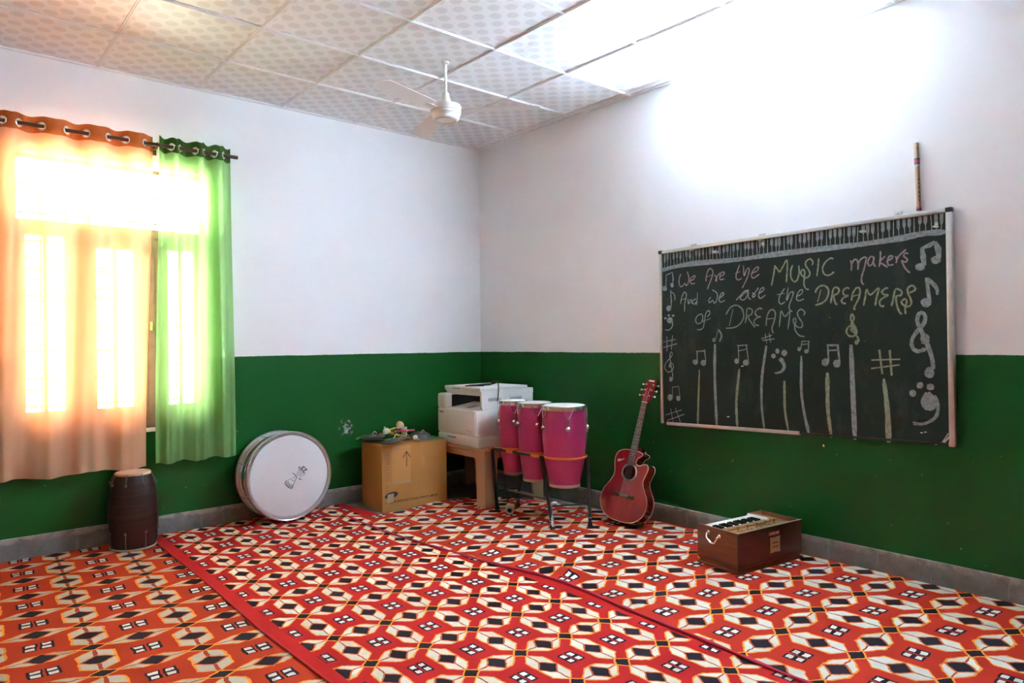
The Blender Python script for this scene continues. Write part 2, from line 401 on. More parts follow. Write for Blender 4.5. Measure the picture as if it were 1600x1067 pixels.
#@@OBJECTS@@
# ------------------------------------------------------------------ curtains on their rod
def cloth_mat(name, front, trans, tint, see, band=False):
    t = NT(name)
    tc = t.n('ShaderNodeTexCoord'); xx = t.n('ShaderNodeSeparateXYZ'); t.t.links.new(tc.outputs['UV'], xx.inputs[0])
    u, v = E_(t, xx.outputs[0]), E_(t, xx.outputs[1])
    gu = (u/.0115).wrap().abs(); gv = (v/.0135).wrap().abs()
    chk = gu.gt(.22)*gv.gt(.25)
    fine = t.math('SINE', u*520.0)*.5+.5
    d = t.n('ShaderNodeBsdfDiffuse'); tl = t.n('ShaderNodeBsdfTranslucent'); tp = t.n('ShaderNodeBsdfTransparent'); gs = t.n('ShaderNodeBsdfGlossy')
    t.put(d.inputs[0], t.mix(chk*.45, front, tuple(k*.62 for k in front))); t.put(tl.inputs[0], t.mix(chk*.5, trans, tuple(k*.7 for k in trans))); t.put(tp.inputs[0], tint)
    gs.inputs['Roughness'].default_value = .45; t.put(gs.inputs[0], tuple(min(1, k*1.2+.1) for k in front))
    m1 = t.n('ShaderNodeMixShader'); m1.inputs[0].default_value = .22
    t.t.links.new(d.outputs[0], m1.inputs[1]); t.t.links.new(tl.outputs[0], m1.inputs[2])
    m3 = t.n('ShaderNodeMixShader'); m3.inputs[0].default_value = .08
    t.t.links.new(m1.outputs[0], m3.inputs[1]); t.t.links.new(gs.outputs[0], m3.inputs[2])
    m2 = t.n('ShaderNodeMixShader'); t.put(m2.inputs[0], (chk*-.10+see)+fine*.03 if not band else see)
    t.t.links.new(m3.outputs[0], m2.inputs[1]); t.t.links.new(tp.outputs[0], m2.inputs[2]); t.t.links.new(m2.outputs[0], t.out.inputs[0])
    return t.m
M_ORG = cloth_mat('sheer_orange_cloth', (.97, .56, .34), (.98, .40, .16), (1, .62, .38), .20)
M_ORGB = cloth_mat('orange_header_cloth', (.50, .13, .03), (.70, .20, .04), (1, .6, .3), .03, True)
M_GRN = cloth_mat('sheer_green_cloth', (.27, .50, .18), (.50, .80, .26), (.82, 1, .70), .18)
M_GRNB = cloth_mat('green_header_cloth', (.045, .12, .02), (.08, .20, .03), (.6, 1, .4), .02, True)
M_ROD = simple('brown_curtain_rod', (.13, .075, .06), .28, .6)
M_RING = simple('pale_grommet', (.75, .72, .66), .3, .5)
RY_, RZ_ = -.10, 2.640
rod = thing('curtain_rod', 'brown metal curtain rod across the top of the window, carrying both curtains', 'curtain rod', (0, 0, 0))
m = MB(); m.tube([(-4.05, RY_, RZ_), (-2.268, RY_, RZ_)], .0125, 16); m.build('rod', M_ROD, rod)
for x in (-3.95, -2.797):
    m = MB(); m.box(x-.018, x+.018, -.006, 0, RZ_-.05, RZ_+.03, .002); m.box(x-.006, x+.006, RY_+.008, -.005, RZ_-.022, RZ_-.011); bk = m.build('bracket', M_ROD, rod)
    m = MB(); m.M = Matrix.Translation((x, RY_, RZ_)) @ RY(PI/2); m.torus(.0145, .003, 20, 6); m.build('collar', M_ROD, bk)
def curtain(name, label, cat, mat, bmat, xt0, xt1, xb0, xb1, zt, zb, cross, amp, folds, hem=.10):
    root = thing(name, label, cat, ((xt0+xt1)/2, RY_, zb)); L = Vector(root.location)
    NU = int((xt1-xt0)/.0042); rows = [zt - hem*i/26 for i in range(27)]
    zz = zt-hem; nlow = 90
    rows += [zz-(zz-zb)*(i/nlow) for i in range(1, nlow+1)]
    cr_ = sorted(cross); sp = (cr_[-1]-cr_[0])/(len(cr_)-1); ext = [cr_[0]-sp*2, cr_[0]-sp]+cr_+[cr_[-1]+sp, cr_[-1]+sp*2]
    def ph(x): return PI*interp([(c, i) for i, c in enumerate(ext)], x)
    sg = folds['sign']
    def P(s, z):
        t = (zt-z)/(zt-zb); xt = xt0+(xt1-xt0)*s; xb = xb0+(xb1-xb0)*s
        e = t*t*(3-2*t); x = xt*(1-e)+xb*e
        f = math.sin(ph(xt))
        a = amp*(1-.45*t)
        y = sg*a*(f*(1-.25*abs(f)))
        for (k, p, q, g) in folds['w']: y += g*t*math.sin(k*s*2*PI+p+q*t)
        x += folds.get('sway', 0)*t*t*math.sin(s*9+1)
        dz = -folds.get('sag', .0)*(1-t)*(1-math.cos(ph(xt)*2))*.5 if z > zt-hem*1.01 else 0
        y += folds.get('back', 0)*t
        zb_ = folds.get('hemw', .008)*t**6*math.sin(s*17+2)
        return Vector((x, RY_+min(y, .07), z+dz+zb_))
    G = [[P(i/NU, z) for i in range(NU+1)] for z in rows]
    U = [0.0]
    for i in range(1, NU+1): U.append(U[-1]+(G[30][i]-G[30][i-1]).length)
    zr = RZ_
    def part(pname, r0, r1, mt, holes):
        m = MB(); uvl = m.b.loops.layers.uv.new('UVMap'); V = {}
        def vv(j, i):
            if (j, i) not in V: V[(j, i)] = m.v(G[j][i]-L)
            return V[(j, i)]
        for j in range(r0, r1):
            for i in range(NU):
                c = (G[j][i]+G[j+1][i+1])*.5
                if holes and any((c.x-k)**2+(c.z-zr)**2 < .0205**2 for k in cr_): continue
                f = m.f([vv(j, i), vv(j+1, i), vv(j+1, i+1), vv(j, i+1)])
                if f:
                    for lp, (jj, ii) in zip(f.loops, ((j, i), (j+1, i), (j+1, i+1), (j, i+1))): lp[uvl].uv = (U[ii], rows[jj])
        bmesh.ops.recalc_face_normals(m.b, faces=m.b.faces)
        return m.build(pname, mt, root, ang=80)
    part('header_band', 0, 26, bmat, True); part('panel', 26, len(rows)-1, mat, False)
    for k in cr_:
        s = (k-xt0)/(xt1-xt0); a, b = P(s-.01, zr), P(s+.01, zr); p = P(s, zr); tn = (b-a).normalized(); up = Vector((0, 0, 1))
        m = MB(); m.M = basis(tn, up, tn.cross(up), p-L); m.torus(.0235, .0042, 28, 8); m.build('grommet', M_RING, root)
    m = MB(); m.tube([G[-1][i]-L for i in range(0, NU+1, 2)], .0025, 6); m.build('hem', mat, root)
    return root
gx = [bw(u, 237, RY_).x for u in (4, 30, 65, 105, 135, 170, 197, 227)]
gx = [gx[0]-.26, gx[0]-.13]+gx
curtain('curtain', 'sheer orange eyelet curtain covering most of the window, left of the green one', 'curtain', M_ORG, M_ORGB,
        -3.93, -2.818, -3.97, -2.872, 2.700, .498, gx, .036,
        dict(sign=-1, w=((5.2, .5, 1.2, .012), (9.1, 2.0, -1.5, .009), (14.3, 1.0, 2.0, .004)), sag=.006, sway=.006, back=.01))
gg = [bw(u, 240, RY_).x for u in (268, 281, 305, 319, 335, 349)]
curtain('curtain', 'sheer green eyelet curtain gathered at the right end of the rod', 'curtain', M_GRN, M_GRNB,
        -2.788, -2.312, -2.832, -2.285, 2.705, .508, gg, .040,
        dict(sign=-1, w=((3.1, 1.5, .8, .014), (6.2, .3, -1.0, .012), (10.5, 2.2, 1.4, .006)), sag=.010, sway=.008, back=.0))

# ------------------------------------------------------------------ dholak
M_DHOL = simple('dark_turned_wood', (.042, .016, .012), .42, var=.6, scale=5, stretch=(.6, .6, 14), bump=.25, bscale=18)
M_SKINT = simple('tan_drum_skin', (.80, .50, .34), .38, var=.12, scale=6)
M_PALE = simple('pale_rope_ring', (.42, .36, .28), .8, bump=.6, bscale=120)
d = thing('barrel_drum', 'dark brown wooden barrel drum standing on end below the orange curtain', 'drum', (-2.978, -.186, .0075))
m = MB(); m.lathe([(.125, .008), (.131, .02), (.136, .06), (.142, .14), (.1435, .2), (.141, .27), (.133, .34), (.122, .40), (.110, .45), (.101, .474)], 56); m.build('shell', M_DHOL, d)
m = MB()
for z, r in ((.285, .1400), (.215, .1437), (.345, .1325)): m.torus(r, .0022, 56, 6, z)
m.build('turned_ring', M_DHOL, d)
m = MB(); m.lathe([(.104, .464), (.1045, .476), (.098, .482), (.001, .484)], 48, cap0=False); m.build('upper_head', M_SKINT, d)
m = MB(); m.torus(.132, .0065, 56, 8, .008); m.build('lower_ring', M_PALE, d)
for zt, zb, rt, rb, nm in ((.476, .41, .1065, .1225, 'upper_hook'), (.115, .012, .1425, .134, 'lower_hook')):
    for i in range(8):
        a = 2*PI*(i+.35)/8; ca, sa = math.cos(a), math.sin(a)
        P = lambda r, z: (r*ca, r*sa, z)
        m = MB(); m.tube([P(rt, zt), P((rt+rb)/2+.010, (zt+zb)/2), P(rb+.006, zb)], .0028, 6)
        zz = zb if nm == 'upper_hook' else zt
        rr = (rb if nm == 'upper_hook' else rt)+.008
        m.ball(P(rr, zz), .0075, n=8); m.tube([P(rr-.012, zz), P(rr+.010, zz+.004)], .003, 6); m.tube([P(rr+.008, zz-.008), P(rr+.008, zz+.014)], .0022, 6)
        m.build(nm, M_STEELD, d)

# ------------------------------------------------------------------ big flat drum on its edge
M_HEAD = simple('white_drum_skin', (.74, .73, .75), .45, var=.06, scale=4, bump=.06, bscale=300)
M_INK = simple('black_print', (.02, .02, .022), .6)
M_INKG = simple('grey_print', (.13, .13, .13), .7)
Rr = .32; tl = math.radians(3.2)
nb = Vector((0, math.cos(tl), -math.sin(tl)))       # from the front head towards the back
up = Vector((0, math.sin(tl), math.cos(tl))); ctr = Vector((-1.98, -.292, RUGZ-.006+Rr*math.cos(tl)+.22*math.sin(tl)))
d = thing('bass_drum', 'wide shallow chrome drum with a white head leaning on the green wall', 'drum', mat=basis(Vector((1, 0, 0)), up, -nb, ctr))
Ld = .222
m = MB(); m.lathe([(.302, -Ld+.008), (.302, -.008)], 96, False, False); m.build('shell', simple('polished_aluminium', (.74, .74, .75), .27, .9), d)
for z0, nm in ((-.022, 'front_hoop'), (-Ld-.002, 'rear_hoop')):
    m = MB(); m.lathe([(.303, z0), (.319, z0), (.320, z0+.003), (.320, z0+.022), (.317, z0+.026), (.295, z0+.026), (.291, z0+.022), (.290, z0+.016)], 96, False, False); hp_ = m.build(nm, M_STEEL, d)
    if nm == 'front_hoop':
        m = MB(); m.torus(.314, .0025, 96, 6, .0045); m.build('hoop_lip', M_CHROME, hp_)
m = MB(); m.lathe([(.2905, -.004), (.284, -.002), (.001, -.0015)], 96, cap0=False); m.build('front_head', M_HEAD, d)
m = MB(); m.lathe([(.3025, -Ld+.004), (.001, -Ld+.003)], 96, cap0=False); m.build('rear_head', M_HEAD, d)
for z in (-.075, -.148):
    m = MB(); m.torus(.3025, .0035, 96, 6, z); m.build('shell_bead', M_CHROME, d)
for i in range(8):
    a = 2*PI*(i+.55)/8; ca, sa = math.cos(a), math.sin(a)
    m = MB(); m.tube([(.312*ca, .312*sa, .004), (.312*ca, .312*sa, -Ld)], .0032, 8); m.ball((.312*ca, .312*sa, .006), .006, n=6)
    m.build('tension_rod', M_CHROME, d)
# printed mark on the head: "23" with the inch sign, a bell-shaped figure and lines, upside down
TM = Matrix.Translation((.105, .012, 0)) @ RZ(math.radians(128))
o = flat_text('23"', .050, 'size_print', M_INK, d, Matrix.Translation((.100, .040, .0006)) @ RZ(math.radians(131)), .0003, .0009)
m = MB()
PM = Matrix.Translation((.054, -.012, .0006)) @ RZ(math.radians(131)) @ Matrix.Scale(1.12, 4)
m.M = PM
def flat_line(m, pts, w):
    pts = [Vector((p[0], p[1], 0)) for p in pts]
    for a, b in zip(pts, pts[1:]):
        t = (b-a).normalized(); n = Vector((-t.y, t.x, 0))*w*.5
        m.hexa([a-n, b-n, b+n, a+n], [q+Vector((0, 0, .0004)) for q in (a-n, b-n, b+n, a+n)])
for k in range(5): flat_line(m, smooth_path([(-.034+.004*k, -.044+.009*k, 0), (-.012, -.048+.009*k, 0), (.006, -.045+.009*k, 0), (.030-.003*k, -.036+.009*k, 0)], 3), .0024)
flat_line(m, [(-.014, -.056, 0), (.006, -.053, 0)], .003)
flat_line(m, [(.040, .006, 0), (.018, .004, 0), (-.004, .006, 0)], .005); flat_line(m, [(-.016, .004, 0), (-.036, -.004, 0)], .006)
flat_line(m, [(0, .006, 0), (-.022, .062, 0)], .004); flat_line(m, [(.006, .006, 0), (.030, .060, 0)], .0025)
flat_line(m, smooth_path([(-.024, .062, 0), (-.026, .078, 0), (0, .088, 0), (.030, .084, 0), (.034, .064, 0)], 4), .006)
for k in range(3): flat_line(m, smooth_path([(-.022, .058+.007*k, 0), (0, .068+.007*k, 0), (.026, .064+.007*k, 0)], 3), .0035)
flat_line(m, [(0, .034, 0), (.008, .040, 0)], .005)
m.build('printed_mark', M_INKG, d, smooth=False)

# ------------------------------------------------------------------ cardboard box
M_CARD = simple('brown_cardboard', (.58, .26, .062), .75, var=.22, scale=3.0, bump=.12, bscale=120)
M_CARDL = simple('cardboard_taped_panel', (.62, .30, .085), .5, var=.12, scale=4)
M_TAPE = simple('shiny_tape', (.50, .36, .22), .22)
M_VIOL = simple('violet_ink', (.16, .10, .12), .8, var=.3)
BW_, BD_, BH_ = .585, .345, .512
bx = thing('cardboard_box', 'brown cardboard carton with printed arrow in the corner, beside the drum', 'box', (-1.335, -.478, .0015), math.radians(-2.6))
t_ = .006
m = MB(); m.box(0, BW_, 0, BD_, 0, BH_-.004, .003, 1)
m.build('carton_body', M_CARD, bx, ang=30)
m = MB(); m.box(.004, BW_-.004, .002, BD_/2-.002, BH_-.0035, BH_, .001, 1); m.build('flap', M_CARD, bx)
m = MB(); m.box(.004, BW_-.004, BD_/2+.002, BD_-.002, BH_-.0035, BH_, .001, 1); m.build('flap', M_CARD, bx)
FR = lambda x, z, y=-.0006: Matrix.Translation((x, y, z)) @ RX(PI/2)
m = MB(); m.box(.090, .250, -.0008, .0002, .215, .497); m.build('wide_tape', M_CARDL, bx, smooth=False)
m = MB(); m.box(.088, .252, -.0014, .0, .205, .222); m.build('tape_strip', M_TAPE, bx, smooth=False)
m = MB(); m.box(.088, .122, -.0018, .0, .2225, .234); m.build('tape_end', M_TAPE, bx, smooth=False)
m = MB(); m.box(.112, .168, -.0016, 0, .470, .504); m.build('tape_piece', M_TAPE, bx, smooth=False)
m = MB(); m.M = FR(.215, .385)
flat_line(m, [(0, -.055, 0), (0, .062, 0)], .006); flat_line(m, [(-.032, .018, 0), (0, .066, 0), (.032, .018, 0)], .006)
m.build('printed_arrow', M_INK, bx, smooth=False)
m = MB(); m.M = FR(.080, .125) @ RZ(math.radians(8))
m.hexa([(.057*math.cos(2*PI*i/40), .024*math.sin(2*PI*i/40), 0) for i in range(40)], [(.057*math.cos(2*PI*i/40), .024*math.sin(2*PI*i/40), .0005) for i in range(40)])
m.build('oval_print', M_INK, bx, smooth=False)
m = MB(); m.M = FR(.068, .112); m.hexa([(-.030, -.045, 0), (.030, -.040, 0), (.034, .026, 0), (-.020, .022, 0)], [(-.030, -.045, .0009), (.030, -.040, .0009), (.034, .026, .0009), (-.020, .022, .0009)])
m.build('tape_patch', M_TAPE, bx, smooth=False)
flat_text('SAMSUNG INDIA ELECTRONICS PRIVATE LIMITED', .024, 'maker_print', M_INK, bx, FR(.262, .072), .0003, .0004, .88)
m = MB(); m.M = FR(.045, .3); random.seed(3)
for k in range(17):
    z = .155-.0195*k
    if k == 12: m.build('handwriting', M_VIOL, bx, smooth=False); m = MB(); m.M = FR(.045, .3); continue
    w = .018*(1.2-.03*k); p = [(-w+random.uniform(-.004, .004), z, 0), (0, z+random.uniform(.002, .010), 0), (w, z+random.uniform(-.004, .004), 0)]
    if k < 5: flat_line(m, [(-.012, z-.008, 0), (.018, z+.004, 0)], .0025); flat_line(m, [(.016, z-.006, 0), (.022, z+.010, 0)], .003)
    flat_line(m, smooth_path(p, 3), .0028)
m.build('handwriting', M_VIOL, bx, smooth=False)
m = MB(); m.box(.355, .362, -.0008, 0, .33, .40); m.box(.366, .372, -.0008, 0, .32, .39); m.build('faint_print', M_CARDL, bx, smooth=False)
# things lying on the box (positions in the room; the lid is at z = TOP)
TOP = BH_+.0015
M_PLATE = simple('tarnished_plate', (.30, .29, .28), .32, .9, var=.3, scale=14)
M_PLATED = simple('dark_bronze_plate', (.13, .12, .115), .38, .85, var=.3, scale=14)
M_CUP = simple('pale_wood', (.72, .55, .36), .55, var=.15, scale=12)
M_WHITE = simple('white_felt', (.82, .80, .76), .8)
def cymbal(label, u, v, z, r, rx, ry, mat, boss=.5, strap=None):
    p = fl(u, v, z)
    t = thing('hand_cymbal', label, 'cymbal', group=None, mat=Matrix.Translation(p) @ RX(rx) @ RY(ry))
    m = MB(); m.lathe([(r, 0), (r, .0022), (r*.6, .007), (r*.36, .010), (r*.30, .022*boss+.008), (r*.16, .030*boss+.008), (.004, .032*boss+.008), (.004, .029*boss+.008), (r*.15, .027*boss+.007), (r*.28, .018*boss+.007), (r*.34, .007), (r*.6, .004), (r, 0)], 48, False, False); m.build('disc', mat, t)
    m = MB(); m.ball((0, 0, .036*boss+.008), .006, n=8); m.tube(smooth_path([(0, 0, .03*boss), (.01, 0, .05*boss+.01), (.03, .012, .04), (.05, .02, .022)], 4), .003, 6); m.build('cord_knot', strap or M_CUP, t)
    return t
cymbal('dark plate-like cymbal at the left front of the box top', 583, 688, TOP+.004, .095, 0, 0, M_PLATED)
cymbal('dark cymbal stacked on another at the left of the box top', 582, 683, TOP+.040, .098, math.radians(2), math.radians(-3), M_PLATED)
cymbal('bowed grey cymbal tilted at the front centre of the box top', 616, 688, TOP+.028, .105, math.radians(-4), math.radians(-9), M_PLATE, .3)
cymbal('small dark cymbal in front of the wooden clapper', 633, 687, TOP+.003, .052, 0, 0, M_PLATED)
cymbal('shiny grey cymbal standing tilted at the right of the box top', 657, 681, TOP+.030, .085, math.radians(17), math.radians(-8), M_PLATE)
def castanet(label, u, v, z, r, M, mat):
    p = fl(u, v, z); t = thing('wooden_cup', label, 'cup', mat=Matrix.Translation(p) @ M)
    m = MB(); m.lathe([(.010, -r*.95), (r*.62, -r*.78), (r*.92, -r*.3), (r, .2*r), (r*.95, r*.35), (r*.80, r*.35), (r*.74, 0), (r*.45, -r*.5), (.004, -r*.62)], 32, True, False); m.build('bowl', mat, t)
    m = MB(); m.tube([(0, 0, -r*.9), (0, 0, -r*1.35)], [.006, .009], 10); m.build('stub', mat, t)
castanet('cream rounded wooden cup lying on the cymbals at the left of the pile', 604, 675, TOP+.062, .034, RX(math.radians(160)) @ RY(math.radians(15)), simple('cream_wood', (.80, .70, .54), .5, var=.08))
castanet('tan wooden cup balanced on top of the pile', 625, 664, TOP+.105, .034, RY(math.radians(-120)) @ RX(math.radians(200)), M_CUP)
# wooden clapper: two blocks with jingles
p = fl(632, 681, TOP+.012); t = thing('wooden_clapper', 'upright pale wooden clapper block with a slot and jingles on the box', 'clapper', mat=Matrix.Translation(p) @ RZ(.5))
for dx in (-.021, .014):
    m = MB(); m.box(dx-.008, dx+.010, -.012, .012, -.008, .074, .003); m.build('block', M_CUP, t)
m = MB(); m.box(-.012, .010, -.006, .006, -.006, .008, .002); m.build('hinge_block', M_CUP, t)
m = MB(); m.M = Matrix.Translation((-.0035, 0, .045)) @ RY(PI/2); m.lathe([(.001, -.003), (.009, -.002), (.010, 0), (.009, .002), (.001, .003)], 20); m.build('jingle', M_STEEL, t)
def stick(label, a, b, z0, z1, color, r=.0085):
    A = fl(*a, z0); B = fl(*b, z1); dv = B-A
    q = dv.to_track_quat('Z', 'Y').to_matrix().to_4x4(); t = thing('dance_stick', label, 'stick', group=None, mat=Matrix.Translation(A) @ q)
    L = dv.length; mt = simple('stick_'+str(int(color[0]*100))+str(int(color[1]*100)), color, .4)
    m = MB(); m.lathe([(r*.7, 0), (r, .006), (r, L-.006), (r*.7, L)], 14); m.build('rod', mt, t)
    m = MB(); m.lathe([(r*1.08, L*.44), (r*1.12, L*.45), (r*1.12, L*.55), (r*1.08, L*.56)], 14, False, False); m.build('band', M_BRASS, t)
stick('green stick with yellow band at the back left edge of the box top', (556, 686), (602, 669), TOP+.012, TOP+.045, (.20, .38, .06))
stick('yellow-green stick under the tan wooden cup', (604, 673), (633, 664), TOP+.05, TOP+.075, (.42, .48, .06))
stick('orange-yellow stick lying in front of the clapper', (608, 676), (628, 681), TOP+.058, TOP+.048, (.75, .42, .04))
stick('magenta stick between the two wooden cups', (607, 675), (629, 673), TOP+.046, TOP+.062, (.50, .03, .16))
stick('pink stick poking out to the right behind the clapper', (626, 673), (648, 672), TOP+.06, TOP+.062, (.75, .08, .22))
stick('red stick end below the cream cup at the left', (592, 679), (608, 676), TOP+.046, TOP+.045, (.62, .10, .08))
stick('brown wooden stick across the front right of the box top', (633, 682), (656, 689), TOP+.026, TOP+.010, (.34, .20, .10), .007)
p = fl(649, 683, TOP+.034); t = thing('shaker_ball', 'white ball shaker on the box in front of the shiny cymbal', 'shaker', p)
m = MB(); m.ball((0, 0, 0), .021, 1, 1, .85); m.build('ball', M_WHITE, t); m = MB(); m.tube([(.012, 0, -.012), (.034, -.006, -.022)], .006, 8); m.build('handle', M_CUP, t)
t = thing('green_folder', 'bright green plastic folder at the right back corner of the box top', 'folder', (fl(674, 685, TOP).x, fl(674, 685, TOP).y, TOP+.0005), -.1)
m = MB(); m.box(-.06, .085, -.06, .14, 0, .0025, .001, 1); m.build('cover', simple('green_plastic', (.02, .33, .06), .35), t)
# ------------------------------------------------------------------ plastic table, printer, cord
M_TAN = simple('tan_plastic', (.52, .32, .19), .42, var=.05, scale=4)
TX0, TX1, TY0, TY1, TZ = -.725, -.105, -.975, -.030, .468
tb = thing('plastic_table', 'tan moulded plastic table in the corner carrying the printer', 'table', ((TX0+TX1)/2, (TY0+TY1)/2, .001))
hx, hy = (TX1-TX0)/2, (TY1-TY0)/2
m = MB(); m.box(-hx, hx, -hy, hy, TZ-.022, TZ-.001, .008, 3); m.build('tabletop', M_TAN, tb)
def apron(L, axis, off):                                   # apron arching down into the legs
    n = 24; m = MB(); zt = TZ-.018
    lo = []
    for i in range(n+1):
        s = -L+2*L*i/n; e = max(0, (abs(s)-(L-.155))/.155); lo.append((s, zt-.055-.10*e**2.2))
    pts = lo+[(L, zt), (-L, zt)]
    m.prism(pts, off-.010, off+.010, 'y' if axis == 'x' else 'x')
    return m.build('apron', M_TAN, tb, ang=30)
apron(hx-.012, 'x', -hy+.018); apron(hx-.012, 'x', hy-.018); apron(hy-.012, 'y', -hx+.018); apron(hy-.012, 'y', hx-.018)
for sx_ in (-1, 1):
    for sy_ in (-1, 1):
        m = MB()
        def q(w, z, o): return [(sx_*(hx-.012+o), sy_*(hy-.012+o), z), (sx_*(hx-.012-w+o), sy_*(hy-.012+o), z), (sx_*(hx-.012-w+o), sy_*(hy-.012-.02+o), z), (sx_*(hx-.012-.02+o), sy_*(hy-.012-.02+o), z), (sx_*(hx-.012-.02+o), sy_*(hy-.012-w+o), z), (sx_*(hx-.012+o), sy_*(hy-.012-w+o), z)]
        m.hexa(q(.105, RUGZ if (sx_, sy_) == (-1, -1) else 0, .006), q(.125, TZ-.02, 0)); m.build('leg', M_TAN, tb, smooth=False)
M_PRN = simple('grey_white_plastic', (.80, .78, .76), .45, var=.04, scale=5)
M_PRN2 = simple('warm_grey_plastic', (.76, .70, .65), .5, var=.04, scale=5)
M_DARK = simple('dark_cavity', (.010, .010, .011), .6)
M_VENT = simple('grey_vent', (.33, .33, .34), .5)
PX0, PX1, PY0, PY1 = -.722, -.120, -.862, -.345
pr = thing('copier', 'off-white office copier on the tan plastic table in the corner', 'printer', (PX0, PY0, TZ+.0005)); W_, D_ = PY1-PY0, PX1-PX0
# local: x into depth, y across the front (0 = right side seen from the front), z up
m = MB(); m.box(.012, D_-.008, .006, W_-.006, 0, .012); m.box(.004, D_, 0, W_, .010, .092, .005); m.build('lower_case', M_PRN2, pr)
m = MB(); m.box(.004, D_, 0, W_, .094, .292, .006); m.build('middle_case', M_PRN, pr)
m = MB(); m.box(-.004, .008, .012, W_-.004, .098, .286, .004); m.build('front_door', M_PRN2, pr)
dw = MB(); dw.box(-.003, .008, .006, W_-.004, .012, .088, .004); dr = dw.build('paper_drawer', M_PRN2, pr)
m = MB(); m.box(-.0045, .0, W_*.50, W_*.74, .058, .074, .003); m.build('handle', M_VENT, dr)
# output bay: side wall on the right (y=0), column on the left, back block, scanner on top
m = MB(); m.prism([(.08, .288), (.30, .288), (.30, .43), (.06, .43), (.06, .33), (.065, .30)], 0, .022, 'y'); m.build('side_wall', M_PRN, pr, ang=20)
m = MB(); m.box(.30, D_, 0, W_, .288, .405, .006); m.build('rear_case', M_PRN, pr)
m = MB(); m.box(.29, .299, .024, W_-.10, .292, .40); m.box(.06, .29, W_-.118, W_-.1132, .292, .40); m.build('bay_lining', M_DARK, pr, smooth=False)
m = MB(); m.box(-.006, .12, W_-.112, W_+.004, .288, .412, .018, 4); o = m.build('control_column', M_PRN, pr)
m = MB(); m.box(-.0075, -.004, W_-.090, W_-.03, .30, .39, .001); m.build('panel_face', M_PRN2, o)
m = MB(); m.hexa([(.02, .03, .2925), (.29, .03, .31), (.29, W_-.12, .31), (.02, W_-.12, .2925)], [(.02, .03, .296), (.29, .03, .330), (.29, W_-.12, .330), (.02, W_-.12, .296)]); tr_ = m.build('output_tray', M_PRN, pr, smooth=False)
m = MB(); m.hexa([(.07, .16, .3017), (.17, .16, .3140), (.17, .24, .3140), (.07, .24, .3017)], [(.07, .16, .3030), (.17, .16, .3155), (.17, .24, .3155), (.07, .24, .3030)]); m.build('tray_stop', M_VENT, tr_, smooth=False)
m = MB(); m.hexa([(.065, -.002, .405), (D_-.05, -.002, .405), (D_-.05, W_-.055, .405), (.065, W_-.055, .405)], [(.050, -.002, .446), (D_-.05, -.002, .446), (D_-.05, W_-.03, .446), (.050, W_-.03, .446)]); m.build('scanner_case', M_PRN, pr, smooth=False)
m = MB(); m.box(.046, D_-.06, 0, W_-.028, .448, .474, .006); ld = m.build('lid', M_PRN, pr)
m = MB(); m.box(.043, .049, W_*.52, W_*.72, .452, .462, .001); m.build('lid_grip', M_VENT, ld)
m = MB(); m.box(D_-.056, D_, -.002, W_-.03, .405, .450, .004); m.build('rear_hinge', M_PRN, pr)
for a, b in ((.13, .25), (.35, .47)):
    m = MB()
    for i in range(14): x = a+(b-a)*i/13; m.box(x-.003, x+.003, -.0015, .002, .362, .386)
    m.build('vent', M_VENT, pr, smooth=False)
flat_text('Canon', .024, 'brand_print', M_INK, pr, Matrix.Translation((-.0046, W_-.055, .262)) @ basis((0, -1, 0), (0, 0, 1), (-1, 0, 0), (0, 0, 0)), .0003, .0006)
m = MB()
for k, (y, z) in enumerate(((.05, .128), (.064, .128), (.078, .132), (.094, .132), (.108, .133), (.12, .134), (.06, .116), (.074, .117))): m.box(-.0048, -.003, y-.003, y+.004, z-.003, z+.002+.002*(k % 3))
m.build('model_print', M_VENT, pr, smooth=False)
cd = thing('power_cord', 'black plug and cord lying on top of the copier lid', 'cord', (PX0, PY0, TZ+.475))
m = MB(); m.tube(smooth_path([(.16, .10, .006), (.10, .15, .006), (.05, .20, .006), (.12, .19, .010), (.20, .10, .012), (.24, .06, .030), (.25, .035, .046), (.235, .015, .040), (.225, -.006, .004), (.22, -.012, -.05), (.21, -.012, -.12)], 6), .0042, 8); m.build('cable', M_RUBBER, cd)
m = MB()
for q in ([(.09, .19, .004), (.16, .13, .008), (.22, .08, .014)], [(.11, .21, .004), (.17, .15, .014), (.24, .07, .022)], [(.14, .20, .005), (.19, .13, .012), (.25, .09, .018)]): m.tube(smooth_path(q, 4), .0045, 8)
m.build('coiled_loop', M_RUBBER, cd)
m = MB(); m.M = Matrix.Translation((.245, .075, .030)) @ RZ(.6); m.box(-.03, .03, -.014, .014, -.011, .012, .005, 3); pl = m.build('plug', M_RUBBER, cd)
m = MB(); m.M = Matrix.Translation((.245, .075, .030)) @ RZ(.6)
for y in (-.007, .007): m.tube([(.03, y, 0), (.048, y, 0)], .0025, 8)
m.build('pin', M_BRASS, pl)

# ------------------------------------------------------------------ conga drums and their stand
def sparkle():
    t = NT('pink_sparkle_wrap'); v, x, y, z = t.coord()
    vo = t.n('ShaderNodeTexVoronoi'); vo.inputs['Scale'].default_value = 260; t.t.links.new(v, vo.inputs['Vector'])
    n = t.ramp(t.noise(v, 3, 3), .3, .7)
    sp = E_(t, vo.outputs['Distance']).lt(.30)
    c = t.mix(n, (.50, .030, .13), (.60, .045, .19)); c = t.mix(sp*.35, c, (.85, .25, .45))
    return t.pbr(c, .30, .25, t.bump(E_(t, vo.outputs['Distance']), .12, .002), Coat_Weight=.6, Coat_Roughness=.12)
M_PINK = sparkle()
M_CSKIN = simple('pale_conga_skin', (.74, .70, .64), .5, var=.1, scale=9)
M_PINKW = simple('pale_pink_wood_edge', (.55, .28, .22), .6)
M_RIM = simple('grey_chrome_rim', (.62, .62, .63), .22, .85)
